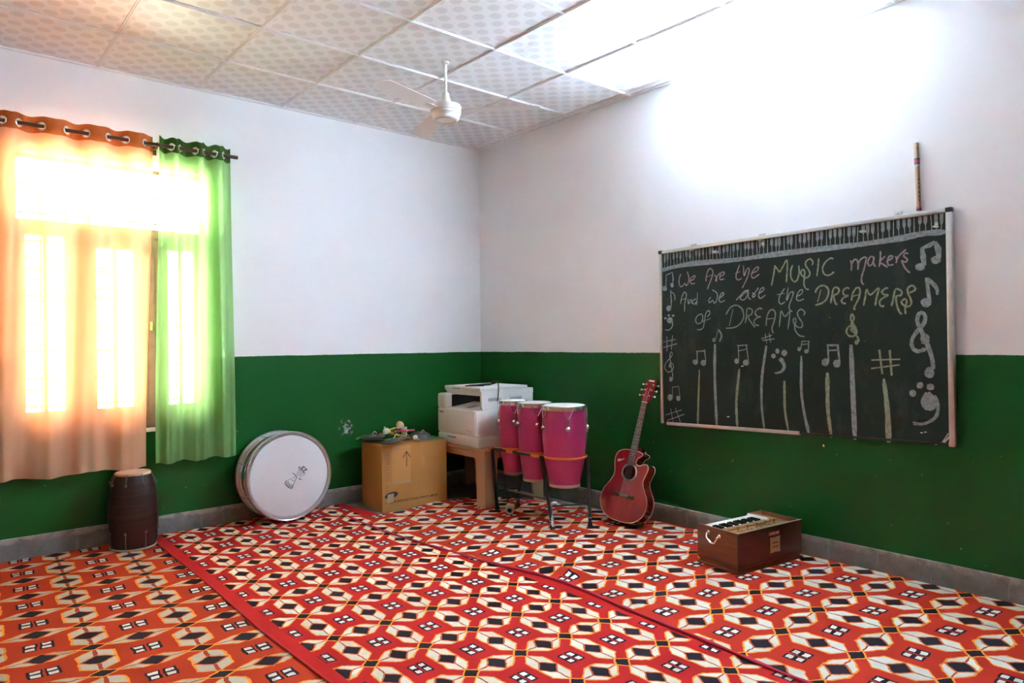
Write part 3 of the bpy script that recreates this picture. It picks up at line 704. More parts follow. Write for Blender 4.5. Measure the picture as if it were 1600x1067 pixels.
def conga(label, x, y, R, Rm, Rb, zt, zb):
    t = thing('conga_drum', label, 'drum', (x, y, zb), random.uniform(0, .6)); h = zt-zb
    t.rotation_euler[2] = math.radians(12)
    m = MB(); prof = []
    for i in range(25):
        s = i/24
        r = Rb+(Rm-Rb)*math.sin(min(1, s/.68)*PI/2)**1.0 if s <= .68 else Rm-(Rm-R*.955)*((s-.68)/.32)**2
        prof.append((r, .012+s*(h-.030)))
    m.lathe(prof, 56, False, False); sh = m.build('shell', M_PINK, t)
    m = MB(); m.lathe([(Rb-.012, .001), (Rb+.0015, .0), (Rb+.004, .018), (Rb+.002, .020)], 56, False, False); m.build('base_ring', M_PINKW, t)
    m = MB(); m.lathe([(R*.97, h-.035), (R+.004, h-.034), (R+.006, h-.030), (R+.006, h-.004), (R+.002, h), (R-.004, h-.002), (R-.006, h-.012)], 64, False, False); m.build('rim', M_RIM, t)
    m = MB(); m.lathe([(R-.003, h-.010), (R-.012, h-.001), (R*.6, h+.0015), (.001, h+.002)], 56, cap0=False); m.build('head', M_CSKIN, t)
    for k in range(5):
        a = 2*PI*k/5+math.radians(-137); ca, sa = math.cos(a), math.sin(a)
        def P(off, da, z):
            aa = a+da; return ((R+off)*math.cos(aa), (R+off)*math.sin(aa), z)
        zl = h-.034; zj = h-.085; zball = h-.145
        m = MB(); dj = .034/R
        m.tube(smooth_path([P(.008, -dj, h-.016), P(.008, -dj*.9, zl), P(.010, -dj*.2, zj), P(.012, 0, zj-.008)], 5), .0027, 6)
        m.tube(smooth_path([P(.008, dj, h-.016), P(.008, dj*.9, zl), P(.010, dj*.2, zj), P(.012, 0, zj-.008)], 5), .0027, 6)
        m.tube([P(.012, 0, zj), P(.012, 0, zball)], .0036, 8)
        lg = m.build('lug', M_CHROME, t)
        m = MB(); m.ball(P(.010, 0, zball-.010), .019, n=12); m.tube([P(.012, 0, zball-.02), P(.012, 0, zball-.045)], .004, 8); m.build('lug_ball', M_CHROME, lg)
    return t
conga('largest pink sparkle conga, nearest the guitar, pale round head', -.535, -1.650, .153, .158, .108, .850, .278)
conga('middle-sized pink sparkle conga between the other two', -.535, -1.342, .126, .128, .090, .851, .272)
conga('smallest pink sparkle conga, nearest the copier', -.535, -1.088, .108, .110, .070, .851, .285)
M_OTAPE = simple('orange_cloth_tape', (.72, .16, .025), .7, bump=.3, bscale=150)
st = thing('conga_stand', 'black steel stand with orange taped rail holding three pink congas', 'stand', (-.535, -1.37, RUGZ))
S0 = Vector((-.535, -1.37, RUGZ))
def SP(x, y, z): return Vector((x, y, z))-S0
ZR = .487
ring = lambda x, y, r: [SP(x+r*math.cos(2*PI*i/40), y+r*math.sin(2*PI*i/40), ZR) for i in range(40)]
def rad_at(Rb, Rm, zb, zt, R):
    s = (ZR-zb-.012)/(zt-zb-.03); return Rb+(Rm-Rb)*math.sin(min(1, s/.68)*PI/2)
r1_ = rad_at(.108, .158, .278, .850, .153)+.009; r2_ = rad_at(.090, .128, .272, .851, .126)+.009; r3_ = rad_at(.070, .110, .285, .851, .108)+.009
for y, r in ((-1.650, r1_), (-1.342, r2_), (-1.088, r3_)):
    m = MB(); m.tube(ring(-.535, y, r), .0085, 10, closed=True); m.build('drum_hoop', M_OTAPE, st)
FX = -.535-r1_-.006
for xx, nm in ((FX+.004, 'front_rail'), (-.535+r1_+.002, 'rear_rail')):
    m = MB(); m.tube([SP(xx, -.985, ZR), SP(xx, -1.60, ZR)], .0095, 10); rl = m.build(nm, M_BLACK, st)
    for y0, y1 in ((-.99, -1.035), (-1.20, -1.27), (-1.475, -1.565)):
        m = MB(); m.tube([SP(xx, y0, ZR), SP(xx, y1, ZR)], .0125, 10); m.build('tape_wrap', M_OTAPE, rl)
for sg in (-1, 1):                                         # short arms from the hoops to the rails
    for y, r in ((-1.342, r2_), (-1.088, r3_)):
        m = MB(); m.tube([SP(-.535+sg*r, y, ZR), SP(-.535+sg*(r1_+.004), y, ZR)], .007, 8); m.build('arm', M_BLACK, st)
legs = [((FX, -1.03, ZR), fl(777, 796, RUGZ)), ((-.535+r1_, -1.03, ZR), fl(809, 792, RUGZ)), ((FX, -1.585, ZR), fl(864, 828, RUGZ)), ((-.535+r1_*.6, -1.79, ZR), fl(922, 822, RUGZ))]
for i, (a, b) in enumerate(legs):
    A = SP(*a); B = Vector(b)-S0; B.z = .004
    m = MB(); m.tube([A, B], [.0135, .0125], 12); lg = m.build('leg', M_BLACK, st)
    m = MB(); m.tube([B+(A-B)*.055, B+Vector((0, 0, -.002))], [.015, .019], 12); m.build('rubber_foot', M_RUBBER, lg)
    m = MB(); m.torus(.0155, .003, 16, 6); me_o = m.build('collar', M_CHROME, lg); me_o.location = B+(A-B)*.12
# low brace bar with its cross arms, small uprights
def midp(i, s): a = SP(*legs[i][0]); b = Vector(legs[i][1])-S0; return b+(a-b)*s
c1 = (midp(0, .30)+midp(1, .30))*.5; c2 = (midp(2, .32)+midp(3, .32))*.5
m = MB(); m.tube([c1, c2], .008, 10); m.build('brace_bar', simple('worn_steel', (.28, .22, .17), .4, .7, var=.3, scale=30), st)
m = MB(); m.tube([midp(0, .30), midp(1, .30)], .006, 8); m.build('cross_brace', M_BLACK, st)
m = MB(); m.tube([midp(2, .32), midp(3, .32)], .006, 8); m.build('cross_brace', M_BLACK, st)
m = MB(); p0 = Vector(fl(794, 788, RUGZ+.035))-S0; m.tube([c1+Vector((-.04, -.02, .055)), c1+Vector((-.04, -.02, 0)), p0+Vector((0, 0, .02))], .007, 8); m.build('upright_rod', M_BLACK, st)
m = MB(); p2 = midp(2, .33); m.tube(smooth_path([p2+Vector((.05, -.02, .01)), p2+Vector((.02, -.01, .012)), p2+Vector((.004, -.006, -.02)), midp(2, .12)+Vector((.0, -.006, 0)), midp(2, .02)+Vector((0, -.004, .012))], 5), .0125, 10); m.build('leg_extension', M_STEEL, st)
# wooden bell on the rug
p = fl(797, 803, RUGZ); t = thing('wooden_bell', 'small tan wooden bell lying on the rug by the stand legs, hollow end outward', 'bell', mat=Matrix.Translation((p.x, p.y, RUGZ+.036)) @ Vector((-.72, -.69, -.12)).to_track_quat('Z', 'Y').to_matrix().to_4x4())
m = MB(); m.lathe([(.006, -.05), (.016, -.045), (.022, -.036), (.032, -.02), (.035, 0), (.033, .02), (.027, .034), (.020, .036), (.017, .030), (.014, -.01), (.002, -.012)], 32, True, False); m.build('body', simple('tan_bell_wood', (.45, .31, .21), .5, var=.2, scale=20), t)
m = MB(); m.lathe([(.0165, .026), (.0135, -.009), (.001, -.0105)], 24, False, True); m.build('hollow', M_DARK, t)

# ------------------------------------------------------------------ guitar leaning on the wall
M_GTOP = simple('cherry_red_lacquer', (.30, .016, .022), .25, var=.25, scale=2.5, stretch=(10, 1, 1), Coat_Weight=.7, Coat_Roughness=.08)
M_GSIDE = simple('dark_cherry_sides', (.20, .012, .008), .25, var=.4, scale=2.5, stretch=(1, 1, 6), Coat_Weight=.7, Coat_Roughness=.1)
M_CREAM = simple('cream_binding', (.74, .55, .38), .4)
M_FRET = simple('rosewood', (.15, .075, .05), .5, var=.3, scale=30, stretch=(8, 1, 1))
M_PEARL = simple('pearl', (.85, .84, .8), .3)
B0 = Vector((-.315, -1.985, RUGZ)); Hd = Vector((-.024, -2.030, .965))
Uv = (Hd-B0).normalized(); Nv = Vector((-1, -.10, 0)); Nv = (Nv-Uv*Nv.dot(Uv)).normalized(); Xv = Uv.cross(Nv)
gt = thing('acoustic_guitar', 'cherry red cutaway acoustic guitar leaning on the green wall beside the chalkboard', 'guitar', mat=basis(Xv, Uv, Nv, B0+Uv*.012+Vector((0, 0, .012))))
GT, GB = .047, -.047
Lh = [(0, 0), (-.07, .004), (-.13, .028), (-.175, .075), (-.190, .135), (-.178, .195), (-.145, .250), (-.122, .295), (-.121, .335), (-.135, .385), (-.140, .425), (-.125, .465), (-.09, .487), (-.045, .495), (-.030, .495)]
Rh = [(.034, .495), (.070, .486), (.072, .470), (.045, .448), (.036, .425), (.042, .405), (.065, .398), (.095, .412), (.122, .418), (.138, .402), (.140, .375), (.130, .340), (.122, .305), (.128, .275), (.150, .240), (.180, .190), (.190, .135), (.175, .075), (.13, .028), (.07, .004)]
out = smooth_path([(x, y, 0) for x, y in Lh], 5)+smooth_path([(x, y, 0) for x, y in Rh]+[(0, 0, 0)], 5)[:-1]
out = [(p.x, p.y) for p in out]
# sides + back
m = MB(); a = [m.v((x, y, GT)) for x, y in out]; b = [m.v((x, y, GB)) for x, y in out]; n = len(out)
for i in range(n): m.f([a[i], a[(i+1) % n], b[(i+1) % n], b[i]])
bmesh.ops.triangle_fill(m.b, edges=[m.b.edges.get((b[i], b[(i+1) % n])) for i in range(n)], use_beauty=True)
m.build('sides_and_back', M_GSIDE, gt, ang=40)
SHC = (0, .342); SHR = .050
m = MB(); a = [m.v((x, y, GT+.0006)) for x, y in out]; h_ = [m.v((SHC[0]+SHR*math.cos(2*PI*i/40), SHC[1]+SHR*math.sin(2*PI*i/40), GT+.0006)) for i in range(40)]
ed = []
for L_ in (a, h_):
    for i in range(len(L_)): ed.append(m.b.edges.new((L_[i], L_[(i+1) % len(L_)])))
bmesh.ops.triangle_fill(m.b, edges=ed, use_beauty=True)
m.build('soundboard', M_GTOP, gt, smooth=False)
m = MB(); m.M = Matrix.Translation((SHC[0], SHC[1], GT+.0012)); m.lathe([(.050, -.003), (.050, .0004), (.054, .0008), (.061, .0008), (.0625, 0)], 48, False, False); m.build('rosette', simple('grey_rosette', (.42, .36, .34), .5, var=.3, scale=60), gt)
for z in (GT-.0005, GB+.0015):
    m = MB(); m.tube([(x, y, z) for x, y in out], .0022, 6, closed=True); m.build('binding', M_CREAM, gt)
m = MB(); m.hexa([(-.018, .495, GT-.02), (.018, .495, GT-.02), (.018, .43, GT-.095), (-.018, .43, GT-.095)], [(-.026, .495, GT), (.026, .495, GT), (.026, .43, GT), (-.026, .43, GT)]) if False else None
NB, NT_ = .488, .842
m = MB()
m.hexa([(-.027*c, NB, GT+.002-.024*s) for c, s in ((math.cos(PI*i/8), math.sin(PI*i/8)) for i in range(9))], [(-.0215*c, NT_, GT+.002-.019*s) for c, s in ((math.cos(PI*i/8), math.sin(PI*i/8)) for i in range(9))])
m.box(-.026, .026, NB-.002, NB+.035, GB+.004, GT, .006); m.build('neck', M_GSIDE, gt)
m = MB(); m.hexa([(-.0285, .392, GT+.0015), (.0285, .392, GT+.0015), (.0285, .392, GT+.0065), (-.0285, .392, GT+.0065)], [(-.0215, NT_, GT+.002), (.0215, NT_, GT+.002), (.0215, NT_, GT+.0068), (-.0215, NT_, GT+.0068)]); fb = m.build('fretboard', M_FRET, gt, smooth=False)
sc_l = NT_-.178
for k in range(1, 21):
    y = NT_-sc_l*(1-2**(-k/12))
    if y < .395: break
    w = .0215+(.0285-.0215)*(NT_-y)/(NT_-.392)
    m = MB(); m.tube([(-w, y, GT+.0071), (w, y, GT+.0071)], .0008, 6); m.build('fret', M_STEEL, fb)
for k in (3, 5, 7, 9, 12, 15):
    y = NT_-sc_l*(1-2**(-(k-.5)/12))
    m = MB()
    for xx in ((-.009, .009) if k == 12 else (0,)): m.at(xx, y, GT+.0066).lathe([(.003, 0), (.003, .0005)], 14)
    m.build('inlay', M_PEARL, fb)
m = MB(); m.box(-.022, .022, NT_-.001, NT_+.004, GT+.001, GT+.009); m.build('nut', M_PEARL, gt)
hs = RX(math.radians(-11)); HM = Matrix.Translation((0, NT_+.003, GT+.005)) @ hs
m = MB(); m.M = HM; m.prism([(-.0215, 0), (.0215, 0), (.036, .035), (.041, .165), (.030, .178), (-.030, .178), (-.041, .165), (-.036, .035)], -.014, 0); hd = m.build('headstock', M_GTOP, gt, smooth=False)
m = MB(); m.M = HM; m.box(-.022, .022, .160, .168, 0, .0008); m.build('logo_print', M_PEARL, hd, smooth=False)
for s in (-1, 1):
    for k in range(3):
        y = .050+.042*k; x = s*(.022+.003*k)
        m = MB(); m.M = HM @ Matrix.Translation((x, y, 0)); m.lathe([(.006, 0), (.006, .003), (.0032, .004), (.0032, .013), (.002, .0135)], 14); pg = m.build('tuning_post', M_CHROME, hd)
        m = MB(); m.M = HM @ Matrix.Translation((s*.041, y, -.008)); m.tube([(0, 0, 0), (s*.016, 0, 0)], .0026, 8); m.ball((s*.022, 0, 0), .0095, .75, 1.0, .55, n=10); m.build('tuning_peg', M_CHROME, hd)
m = MB(); m.hexa([(-.082, .166, GT), (.082, .166, GT), (.075, .190, GT), (-.075, .190, GT)], [(-.078, .168, GT+.009), (.078, .168, GT+.009), (.070, .187, GT+.009), (-.070, .187, GT+.009)]); br = m.build('bridge', simple('black_bridge', (.02, .016, .016), .35), gt, smooth=False)
m = MB(); m.box(-.038, .038, .180, .183, GT+.008, GT+.012); m.build('saddle', M_PEARL, br, smooth=False)
for k in range(6):
    x = -.026+.0104*k; x2 = -.0165+.0066*k
    m = MB(); m.tube([(x, .172, GT+.010), (x, .1815, GT+.0125), (x2, NT_+.001, GT+.0098), (x2*1.1, NT_+.05+.03*(k % 3), GT+.004)], .00055, 5); m.build('string', M_STEEL, gt)
    m = MB(); m.at(x, .172, GT+.009).lathe([(.0028, 0), (.0028, .002), (.001, .0035)], 10); m.build('bridge_pin', M_PEARL, br)
m = MB(); m.at(.06, .487, 0).ball((0, .012, -.01), .007, n=8); m.tube([(0, 0, -.01), (0, .012, -.01)], .003, 8); m.build('strap_button', M_CHROME, gt)
m = MB(); m.M = Matrix.Translation((-.085, .415, GT+.0012)) @ RZ(.5)
flat_line(m, smooth_path([(-.03, -.004, 0), (-.024, .014, 0), (-.018, -.006, 0), (-.012, .012, 0), (-.006, -.004, 0), (.002, .004, 0), (.008, -.004, 0), (.016, .003, 0), (.026, -.002, 0)], 4), .0022)
m.build('script_print', M_PEARL, gt, smooth=False)
# ------------------------------------------------------------------ harmonium
def wood(name, a, b, rough=.3, stretch=(1.5, 14, 14)):
    t = NT(name); v, x, y, z = t.coord(); n = t.noise(v, 4, 6, .65, stretch); n2 = t.noise(v, 2.2, 2)
    c = t.mix(t.ramp(n, .35, .68), a, b); c = t.mix(t.ramp(n2, .35, .7)*.35, c, tuple(k*.55 for k in a))
    return t.pbr(c, rough, 0, t.bump(n, .06, .003), Coat_Weight=.4, Coat_Roughness=.15)
M_HFRONT = wood('dark_mahogany', (.060, .009, .005), (.10, .017, .008))
M_HSIDE = wood('reddish_brown_wood', (.15, .035, .008), (.24, .062, .015), .35, (14, 1.5, 14))
M_HTOP = wood('golden_brown_wood', (.30, .13, .04), (.42, .20, .065), .4)
M_IVORY = simple('white_keys', (.84, .82, .76), .35)
M_EBON = simple('black_keys', (.012, .012, .016), .25)
HA = (-.642, -3.092); hr = math.atan2(-3.165+3.092, -.083+.642)
hm = thing('harmonium', 'brown wooden harmonium with keyboard on the scarlet rug below the chalkboard', 'harmonium', (HA[0], HA[1], RUGZ), hr)
HW, HD_, HH = .562, .290, .222
m = MB(); m.box(.010, HW-.010, .008, HD_-.008, .004, .030, .004); m.box(.004, HW-.004, .002, HD_-.002, .026, .040, .005, 3); m.box(-.004, HW+.002, -.005, HD_+.002, 0, .012, .003); m.build('plinth', M_HSIDE, hm)
m = MB(); m.box(.004, HW-.004, 0, .014, .036, HH, .002); fp = m.build('front_panel', M_HFRONT, hm)
m = MB(); m.box(0, .014, .002, HD_, .036, HH, .002); lp = m.build('side_panel', M_HSIDE, hm)
m = MB(); m.box(HW-.014, HW, .002, HD_, .036, HH, .002); m.build('side_panel', M_HSIDE, hm)
m = MB(); m.box(.004, HW-.004, HD_-.014, HD_-.001, .036, HH-.03, .002); m.build('rear_panel', M_HSIDE, hm)
m = MB(); m.box(.014, HW-.014, .014, HD_-.014, .04, .165, 0); m.build('inner_case', M_HTOP, hm, smooth=False)
m = MB(); m.box(.014, HW-.085, .014, .098, .165, HH-.010, .002); tp = m.build('stop_board', M_HTOP, hm)
m = MB(); m.box(.014, .40, .1015, .138, .165, HH-.004, .002); m.build('key_rail', M_HTOP, hm)
for i in range(5):
    x = .070+.078*i
    m = MB(); m.at(x, .058, HH-.010).lathe([(.008, 0), (.007, .003), (.0035, .004), (.0035, .014), (.008, .018), (.008, .024), (.003, .027)], 16); m.build('stop_knob', M_BRASS, tp)
m = MB()
for i in range(4): m.at(.108+.078*i, .060, HH-.010).lathe([(.012, 0), (.010, .002), (.004, .003)], 16)
m.build('stop_plate', M_HSIDE, tp)
nk = 22; k0, k1 = .018, .402
for i in range(nk):
    w = (k1-k0)/nk; m = MB(); m.box(k0+w*i+.0006, k0+w*(i+1)-.0006, .140, .262, .170, HH-.006, .0012, 1); m.build('white_key', M_IVORY, hm)
pat = [1, 1, 0, 1, 1, 1, 0]
for i in range(nk-1):
    if pat[i % 7]:
        w = (k1-k0)/nk; x = k0+w*(i+1); m = MB(); m.hexa([(x-.0055, .141, HH-.007), (x+.0055, .141, HH-.007), (x+.0055, .208, HH-.007), (x-.0055, .208, HH-.007)], [(x-.0042, .142, HH+.002), (x+.0042, .142, HH+.002), (x+.0042, .204, HH+.002), (x-.0042, .204, HH+.002)]); m.build('black_key', M_EBON, hm, smooth=False)
m = MB(); m.box(.404, .420, .118, .264, .17, HH+.004, .0015); m.build('key_block', simple('white_block', (.86, .86, .88), .3), hm)
m = MB(); m.box(.421, HW-.085, .100, .268, .165, HH-.002, .002); m.build('right_deck', M_HTOP, hm)
m = MB(); m.box(HW-.083, HW-.016, .016, .268, .165, HH-.022, .002); m.build('bellows_cover', M_HSIDE, hm)
m = MB(); m.box(.425, HW-.014, .2685, .276, .165, HH+.002, .001); m.build('back_strip', M_HTOP, hm)
m = MB(); m.box(.0, HW, -.001, .012, HH, HH+.0022, .0008); m.box(.0, .010, .012, HD_*.5, HH, HH+.0012, .0005); m.build('edge_trim', simple('worn_edge', (.34, .26, .19), .6, var=.4, scale=40), hm)
m = MB(); m.box(-.002, .006, -.003, .006, .012, HH-.006, .001); m.build('corner_strip', simple('dark_corner', (.035, .018, .012), .5), hm)
# handle on the left side
m = MB(); hp = [(-.004, .205, .190), (-.018, .205, .186), (-.024, .200, .165), (-.024, .184, .150), (-.025, .165, .142), (-.025, .146, .146), (-.024, .134, .162), (-.018, .128, .178), (-.004, .128, .182)]
m.tube(smooth_path(hp, 5), [.0042+.0022*math.sin(PI*i/(len(hp)*5-5)) for i in range((len(hp)-1)*5+1)], 10)
for y, z in ((.205, .190), (.128, .182)): m.M = Matrix.Translation((0, y, z)) @ RY(-PI/2); m.lathe([(.012, 0), (.011, .004), (.006, .007)], 20)
m.build('carry_handle', M_CHROME, lp)
# name plate and grille on the front
m = MB(); m.box(.252, .352, -.0022, 0, .172, .192, .0008, 1); npl = m.build('name_plate', simple('red_plate', (.26, .035, .03), .4), fp)
flat_text('OMKAR', .021, 'plate_lettering', simple('pale_letters', (.72, .45, .36), .5), npl, Matrix.Translation((.302, -.0026, .182)) @ RX(PI/2), .0003, .0004, 1.15, 1.1)
m = MB(); m.box(.280, .342, -.0018, 0, .163, .170); m.build('blue_tag', simple('blue_tag', (.03, .05, .12), .4), fp)
def notch(cx, cz, w, h):
    p = []; N = 64
    for i in range(N):
        a = 2*PI*i/N; ca, sa = math.cos(a), math.sin(a); s = 1/max(abs(ca), abs(sa)); sc_ = 1-.085*max(0, math.sin(4*a+PI/2))**3+.03*math.cos(8*a); p.append((cx+w*ca*s*sc_, cz+h*sa*s*sc_))
    return p
m = MB(); m.prism(notch(.311, .117, .043, .043), -.003, 0, 'y'); gr = m.build('grille', simple('tan_grille', (.46, .29, .14), .45, var=.15, scale=30), fp, smooth=False)
for r in range(2):
    for c in range(4):
        m = MB(); m.M = Matrix.Translation((.291+.0135*c, -.0032, .129-.023*r)) @ RX(PI/2); m.lathe([(.0042, 0), (.0042, .0006)], 14)
        m.build('sound_hole', M_DARK, gr)

# ------------------------------------------------------------------ chalkboard
def board_mat():
    t = NT('green_slate'); v, x, y, z = t.coord(); n = t.noise(v, 2.2, 5, .6); f = t.noise(v, 45, 4, .7); sm = t.noise(v, 5, 5, .7, (1, 1, .5))
    c = t.mix(t.ramp(n, .3, .7), (.013, .023, .019), (.019, .031, .026)); c = t.mix(t.ramp(sm, .55, .8)*.35, c, (.085, .10, .095))
    sp = t.noise(v, 95, 1).gt(.80); c = t.mix(sp*.55, c, (.45, .47, .46))
    return t.pbr(c, .6, 0, t.bump(f, .05, .002), Specular_IOR_Level=.2)
def chalk_mat(name, col, cover=.62):
    t = NT(name); v, x, y, z = t.coord(); n = t.noise(v, 240, 3, .65); n2 = t.noise(v, 45, 3, .6)
    return t.pbr(t.mix(t.ramp(n*.55+n2*.45, .38+.2*(.62-cover), .60), tuple(.35*k+.02 for k in col), col), .95)
M_SLATE = board_mat()
M_CHW = chalk_mat('white_chalk', (.31, .34, .36)); M_CHY = chalk_mat('yellow_chalk', (.31, .34, .22)); M_CHP = chalk_mat('pink_chalk', (.38, .28, .32)); M_CHG = chalk_mat('greenish_chalk', (.24, .31, .26))
XB = -.030
TLp, TRp, BLp, BRp = rw(1031, 393, XB), rw(1485.5, 325, XB), rw(1034, 662.5, XB), rw(1491.5, 697, XB)
cb = thing('chalkboard', 'large green chalkboard with chalk music drawings hung on the right wall', 'chalkboard', (XB, (TLp.y+BRp.y)/2, BLp.z))
C0 = Vector(cb.location)
def q2(p, dx): return Vector((p[0]+dx, p[1], p[2]))-C0
def inset(d):
    c = (TLp+TRp+BLp+BRp)/4; r = []
    for p in (TLp, TRp, BRp, BLp):
        r.append(Vector((p.x, p.y+(d if p.y < c.y else -d), p.z+(d if p.z < c.z else -d))))
    return r
I = inset(.010)
m = MB(); m.hexa([q2(p, .0) for p in I], [q2(p, .018) for p in I]); m.build('writing_surface', M_SLATE, cb, smooth=False)
def rail(a, b, nm, mat, w=.022, d0=-.010, d1=.022, bev=.003):
    A, B = Vector(a)-C0, Vector(b)-C0; t = (B-A).normalized(); xx = Vector((1, 0, 0)); n = xx.cross(t).normalized()
    m = MB(); m.M = basis(t, n, xx, A); L = (B-A).length; m.box(0, L, -w/2, w/2, d0, d1, bev); return m.build(nm, mat, cb)
Q = inset(.008)
rail(Q[0], Q[1], 'frame_top', M_ALU); rail(Q[3], Q[0], 'frame_left', M_ALU); rail(Q[2], Q[1], 'frame_right', M_ALU, .028)
mid = Q[3]+(Q[2]-Q[3])*.555
rail(Q[3]+(Q[2]-Q[3])*.022, mid, 'frame_bottom', M_ALU)
m = MB(); A, B = mid-C0, Q[2]-C0
m.hexa([A+Vector((-.002, 0, -.006)), B+Vector((-.002, 0, -.006)), B+Vector((-.002, 0, .006)), A+Vector((-.002, 0, .006))], [p+Vector((.018, 0, 0)) for p in (A+Vector((0, 0, -.006)), B+Vector((0, 0, -.006)), B+Vector((0, 0, .006)), A+Vector((0, 0, .006)))]); m.build('bare_edge', M_BLACK, cb, smooth=False)
for p, nm in ((Q[0], 0), (Q[1], 1), (Q[2], 2)):
    m = MB(); c = p-C0; m.box(c.x-.012, c.x+.020, c.y-.016, c.y+.016, c.z-.013, c.z+.013, .005); m.build('corner_cap', M_BLACK if nm != 2 else M_STEEL, cb)
for (u, v) in ((1085, 384), (1192, 368), (1405, 333)):
    p = rw(u, v, -.004)-C0; m = MB(); m.box(.004, .028, p.y-.017, p.y+.017, p.z-.030, p.z+.010, .002); m.box(-.013, .020, p.y-.015, p.y+.015, p.z-.036, p.z-.028, .001); cp = m.build('hanging_clip', M_ALU, cb)
    m = MB(); m.M = Matrix.Translation((.004, p.y, p.z-.004)) @ RY(-PI/2); m.lathe([(.006, 0), (.005, .003), (.001, .004)], 14); m.build('screw', M_STEEL, cp)
p = rw(1291, 697, -.0)-C0; m = MB(); m.tube([(.028, p.y, p.z+.012), (-.004, p.y, p.z+.012)], .004, 8); m.ball((.0, p.y, p.z+.004), .008, n=8); m.build('lower_peg', M_BRASS, cb)
# --- chalk: strokes traced on the board's plane (pixel origin, zoom) -> metres on the board
LAY = [0]
def PB(o, s, p):
    w = rw(o[0]+p[0]/s, o[1]+p[1]/s, XB); return Vector((0, w.y, w.z))-Vector((0, C0.y, C0.z))
class Chalk:
    def __init__(s): s.m = MB(); s.k = 0
    def x(s): LAY[0] += 1; return -.0006-.00002*(LAY[0] % 30)
    def stroke(s, o, z, pts, w, w2=None, smooth=True):
        P = [PB(o, z, p) for p in pts]; P = smooth_path(P, 5) if smooth and len(P) > 2 else P
        w2 = w if w2 is None else w2; N = len(P); X = s.x(); L = []; R = []
        rnd = random.Random(len(pts)*7+int(pts[0][0]))
        for i, p in enumerate(P):
            t = (P[min(i+1, N-1)]-P[max(i-1, 0)]); t = t.normalized() if t.length > 1e-9 else Vector((0, 1, 0))
            n = Vector((0, -t.z, t.y)); ww = (w+(w2-w)*i/max(1, N-1))*.5*rnd.uniform(.86, 1.14)
            if i in (0, N-1): ww *= .6
            L.append(p+n*ww); R.append(p-n*ww)
        vl = [s.m.v((X, p.y, p.z)) for p in L]; vr = [s.m.v((X, p.y, p.z)) for p in R]
        for i in range(N-1): s.m.f([vl[i], vl[i+1], vr[i+1], vr[i]])
        return s
    def line(s, o, z, pts, w, w2=None): return s.stroke(o, z, pts, w, w2, False)
    def blob(s, o, z, c, rx, ry=None, a=0.0):
        ry = ry or rx; X = s.x(); rnd = random.Random(int(c[0]+c[1])); vs = []
        for i in range(22):
            t = 2*PI*i/22; k = rnd.uniform(.90, 1.08); ex, ey = rx*k*math.cos(t), ry*k*math.sin(t)
            p = PB(o, z, (c[0]+ex*math.cos(a)-ey*math.sin(a), c[1]+ex*math.sin(a)+ey*math.cos(a))); vs.append(s.m.v((X, p.y, p.z)))
        s.m.f(vs); return s
    def done(s, name, mat): return s.m.build(name, mat, cb, smooth=False)
TH = .0075
A_, AZ = (1040, 400), 9.975
B_, D_o, C_, E_o, Z_ = (1160, 380), (1160, 440), (1300, 370), (1250, 420), (1010, 440)
def word(name, mat, o, z, strokes, w=TH):
    c = Chalk()
    for st_ in strokes: c.stroke(o, z, st_, w)
    return c.done(name, mat)
word('chalk_word', M_CHP, A_, AZ, [[(238,280),(216,340),(210,410),(228,472),(262,470),(300,430),(325,460),(352,420),(364,340),(338,242)], [(385,385),(430,365),(462,320),(445,308),(400,340),(383,395),(405,432),(462,425)]])
word('chalk_word', M_CHP, A_, AZ, [[(632,395),(632,330),(660,230),(700,195),(735,235),(735,290),(700,390),(650,520)], [(632,330),(735,290)], [(762,292),(790,335),(778,382),(798,382),(800,320),(850,262)], [(845,325),(905,290),(914,255),(878,252),(845,310),(855,368),(918,355)]])
word('chalk_word', M_CHP, A_, AZ, [[(1155,135),(1110,260),(1100,340),(1135,372),(1190,345)], [(1080,275),(1165,240)], [(1215,145),(1225,310),(1260,220),(1300,190),(1298,260),(1250,390),(1195,500)], [(1345,265),(1420,235),(1450,185),(1425,170),(1375,215),(1340,290),(1365,345),(1465,280)]])
word('chalk_word', M_CHW, A_, AZ, [[(235,745),(245,670),(280,580),(310,565),(325,620),(300,740),(297,865)], [(238,690),(320,655)], [(350,670),(358,745),(385,685),(405,690),(403,745)], [(478,668),(432,690),(425,735),(460,748),(485,700)], [(500,570),(485,765)]])
word('chalk_word', M_CHW, A_, AZ, [[(705,640),(672,690),(690,728),(735,690),(762,735),(800,680),(802,580),(725,525)], [(850,655),(905,600),(895,568),(860,600),(835,680),(862,718),(925,690)]])
word('chalk_word', M_CHW, A_, AZ, [[(1100,688),(1165,620),(1230,550),(1295,535),(1230,580),(1165,650),(1195,685),(1250,660),(1290,560),(1290,640),(1330,678)], [(1350,572),(1400,605),(1368,642),(1355,615),(1400,565),(1450,490)], [(1455,585),(1530,530),(1525,492),(1480,520),(1450,610),(1480,660),(1560,605)]])
word('chalk_word', M_CHW, D_o, AZ, [[(660,105),(590,210),(570,310),(610,350),(665,310)], [(540,205),(660,180)], [(715,90),(690,295),(740,180),(790,160),(785,220),(732,370),(740,440),(780,465)], [(850,230),(920,190),(940,135),(905,130),(860,190),(845,270),(880,298),(960,270)]])
word('chalk_word', M_CHW, A_, AZ, [[(540,905),(490,940),(470,1010),(500,1055),(560,1030),(582,960),(565,905),(525,915)]])
word('chalk_word', M_CHW, Z_, 3.2, [[(306,176),(318,158),(312,145),(298,158),(290,200),(284,230),(266,241),(254,238)], [(280,200),(322,184)]])
